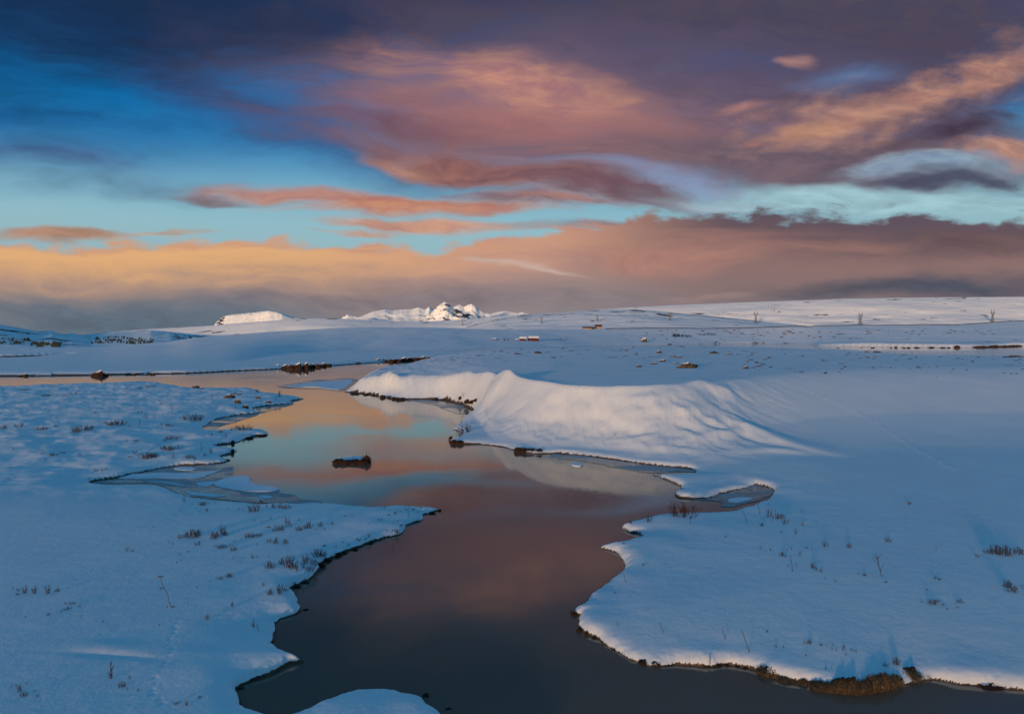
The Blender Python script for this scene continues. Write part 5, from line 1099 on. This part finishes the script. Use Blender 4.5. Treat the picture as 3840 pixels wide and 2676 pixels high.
# far wood on the left hills: one mass of little spruces
wvv = []; wff = []
def wood(name, n, box, rng, hgt, label):
    r_ = random.Random(n); vs = []; fs = []
    for i in range(n):
        px = r_.uniform(box[0], box[1]); py = r_.uniform(box[2], box[3])
        if float(fbm(np.array([px / 28.0]), np.array([py / 7.0]), 3, n)[0]) < .08: continue
        x, y, z = rhit(rng, px, py); h = hgt * r_.uniform(.6, 1.2); k = len(vs); a0 = r_.uniform(0, 6)
        vs += [(x + h * .3 * math.cos(a0 + j * 1.2566), y + h * .3 * math.sin(a0 + j * 1.2566), z + h * (.1 + .08 * (j % 2))) for j in range(5)] + [(x, y, z + h)] + [(x + h * .34 * math.cos(a0 + .6 + j * 1.2566), y + h * .34 * math.sin(a0 + .6 + j * 1.2566), z - .5) for j in range(5)]
        fs += [(k + j, k + (j + 1) % 5, k + 5) for j in range(5)] + [(k + 6 + j, k + (j + 1) % 5, k + j) for j in range(5)] + [(k + 6 + j, k + 6 + (j + 1) % 5, k + (j + 1) % 5) for j in range(5)]
    o = mesh_obj(name, vs, fs, M_SPRUCE, smooth=False); o['kind'] = 'stuff'; o['label'] = label; o['category'] = 'wood'
wood('spruce_wood', 420, (115, 230, 1288, 1303), 'left_hill', 2.6, 'dark blue wood at the foot of the far left hill')
wood('spruce_wood', 380, (-60, 120, 1272, 1292), 'left_hill', 2.2, 'dark thicket belt on the far left hill')
wood('spruce_wood', 420, (338, 500, 1264, 1290), 'valley_hill', 2.6, 'dark thicket in the valley right of the left hill')
wood('spruce_wood', 200, (490, 575, 1272, 1292), 'valley_hill', 2.6, 'greyish wood beside the smooth blue rise')
wood('spruce_wood', 60, (650, 722, 1260, 1274), 'valley_hill', 3.5, 'row of dark trees on the shoulder of the blue rise')

# ================================================================== pylons
def pylon(px, base_py, top_py, hm, label):
    """delta tower: spread legs to a waist, V arms to a beam, two horns"""
    c3 = [rhit(n_, px, base_py) for n_ in ('far_plain', 'low_hill') if n_ == 'far_plain' or 1800 < px < 3000]
    x, d, z = min(c3, key=lambda a: a[1]); hm = (base_py - top_py) / F * d
    o = empty('pylon', (x, d, z), .25); s = hm / 24.0; wr = .12 * s + d * .00012
    c = {}
    for i, (sx, sy) in enumerate(((-1, -1), (1, -1), (1, 1), (-1, 1))):
        m_ = MB(); m_.bar((sx*2.6*s, sy*2.6*s, -3), (sx*.8*s, sy*.8*s, 12.5*s), wr); mesh_obj('leg', m_.v, m_.f, M_STEEL, o, False); c[i] = (sx, sy)
    m_ = MB()
    lv = [0, 3.4, 6.4, 8.9, 10.9, 12.5]
    hw = lambda h: (2.6 - 1.8 * h / 12.5) * s
    for a, b in zip(lv, lv[1:]):
        for i in range(4):
            (ax, ay), (bx, by) = c[i], c[(i + 1) % 4]
            m_.bar((ax*hw(a), ay*hw(a), a*s), (bx*hw(b), by*hw(b), b*s), wr*.5); m_.bar((bx*hw(a), by*hw(a), a*s), (ax*hw(b), ay*hw(b), b*s), wr*.5)
    mesh_obj('lattice_brace', m_.v, m_.f, M_STEEL, o, False)
    for sd_ in (-1, 1):
        m_ = MB()
        for sy in (-.8, .8):
            m_.bar((sd_*.8*s, sy*s, 12.5*s), (sd_*3.3*s, sy*.6*s, 18.5*s), wr); m_.bar((sd_*.1*s, sy*s, 13*s), (sd_*2.2*s, sy*.6*s, 18.5*s), wr*.6)
        for k in range(5):
            t = k / 5; m_.bar((sd_*(.8 + 2.5*t)*s, -.7*s, (12.5 + 6*t)*s), (sd_*(.1 + 2.1*(t + .2))*s, .7*s, (13 + 5.5*(t + .2))*s), wr*.5)
        mesh_obj('arm', m_.v, m_.f, M_STEEL, o, False)
        m_ = MB(); m_.bar((sd_*2.7*s, 0, 18.5*s), (sd_*3.2*s, 0, 24*s), wr); m_.bar((sd_*3.6*s, 0, 18.5*s), (sd_*3.2*s, 0, 24*s), wr); mesh_obj('horn', m_.v, m_.f, M_STEEL, o, False)
        m_ = MB(); m_.bar((sd_*4.5*s, 0, 18.4*s), (sd_*4.5*s, 0, 16.6*s), wr*.6); mesh_obj('insulator', m_.v, m_.f, M_PANE, o, False)
    m_ = MB(); m_.bar((-4.8*s, 0, 18.5*s), (4.8*s, 0, 18.5*s), wr); m_.bar((-4.8*s, 0, 18.6*s), (-2.6*s, 0, 19.6*s), wr*.6); m_.bar((4.8*s, 0, 18.6*s), (2.6*s, 0, 19.6*s), wr*.6); m_.bar((-2.6*s, 0, 19.6*s), (2.6*s, 0, 19.6*s), wr*.6)
    mesh_obj('cross_beam', m_.v, m_.f, M_STEEL, o, False)
    tag(o, label, 'pylon', 'power pylons along the far slope')
PY = [(1734, 1221, 1199, 'faint smallest pylon in front of the mountain foot'), (2031, 1212, 1187, 'small pylon above the red cabins, second from the left'), (2240, 1207, 1182, 'pylon right behind the cream farm'), (2512, 1201, 1170, 'pylon on the low brownish hill above the spruce clump'),
      (2834, 1213, 1167, 'pylon midway along the far slope, fifth from the left'), (3227, 1218, 1169, 'pylon just right of the slope middle, sixth from the left'), (3722, 1210, 1161, 'rightmost and nearest steel lattice pylon')]
for a in PY: pylon(a[0], a[1], a[2], 26.0, a[3])
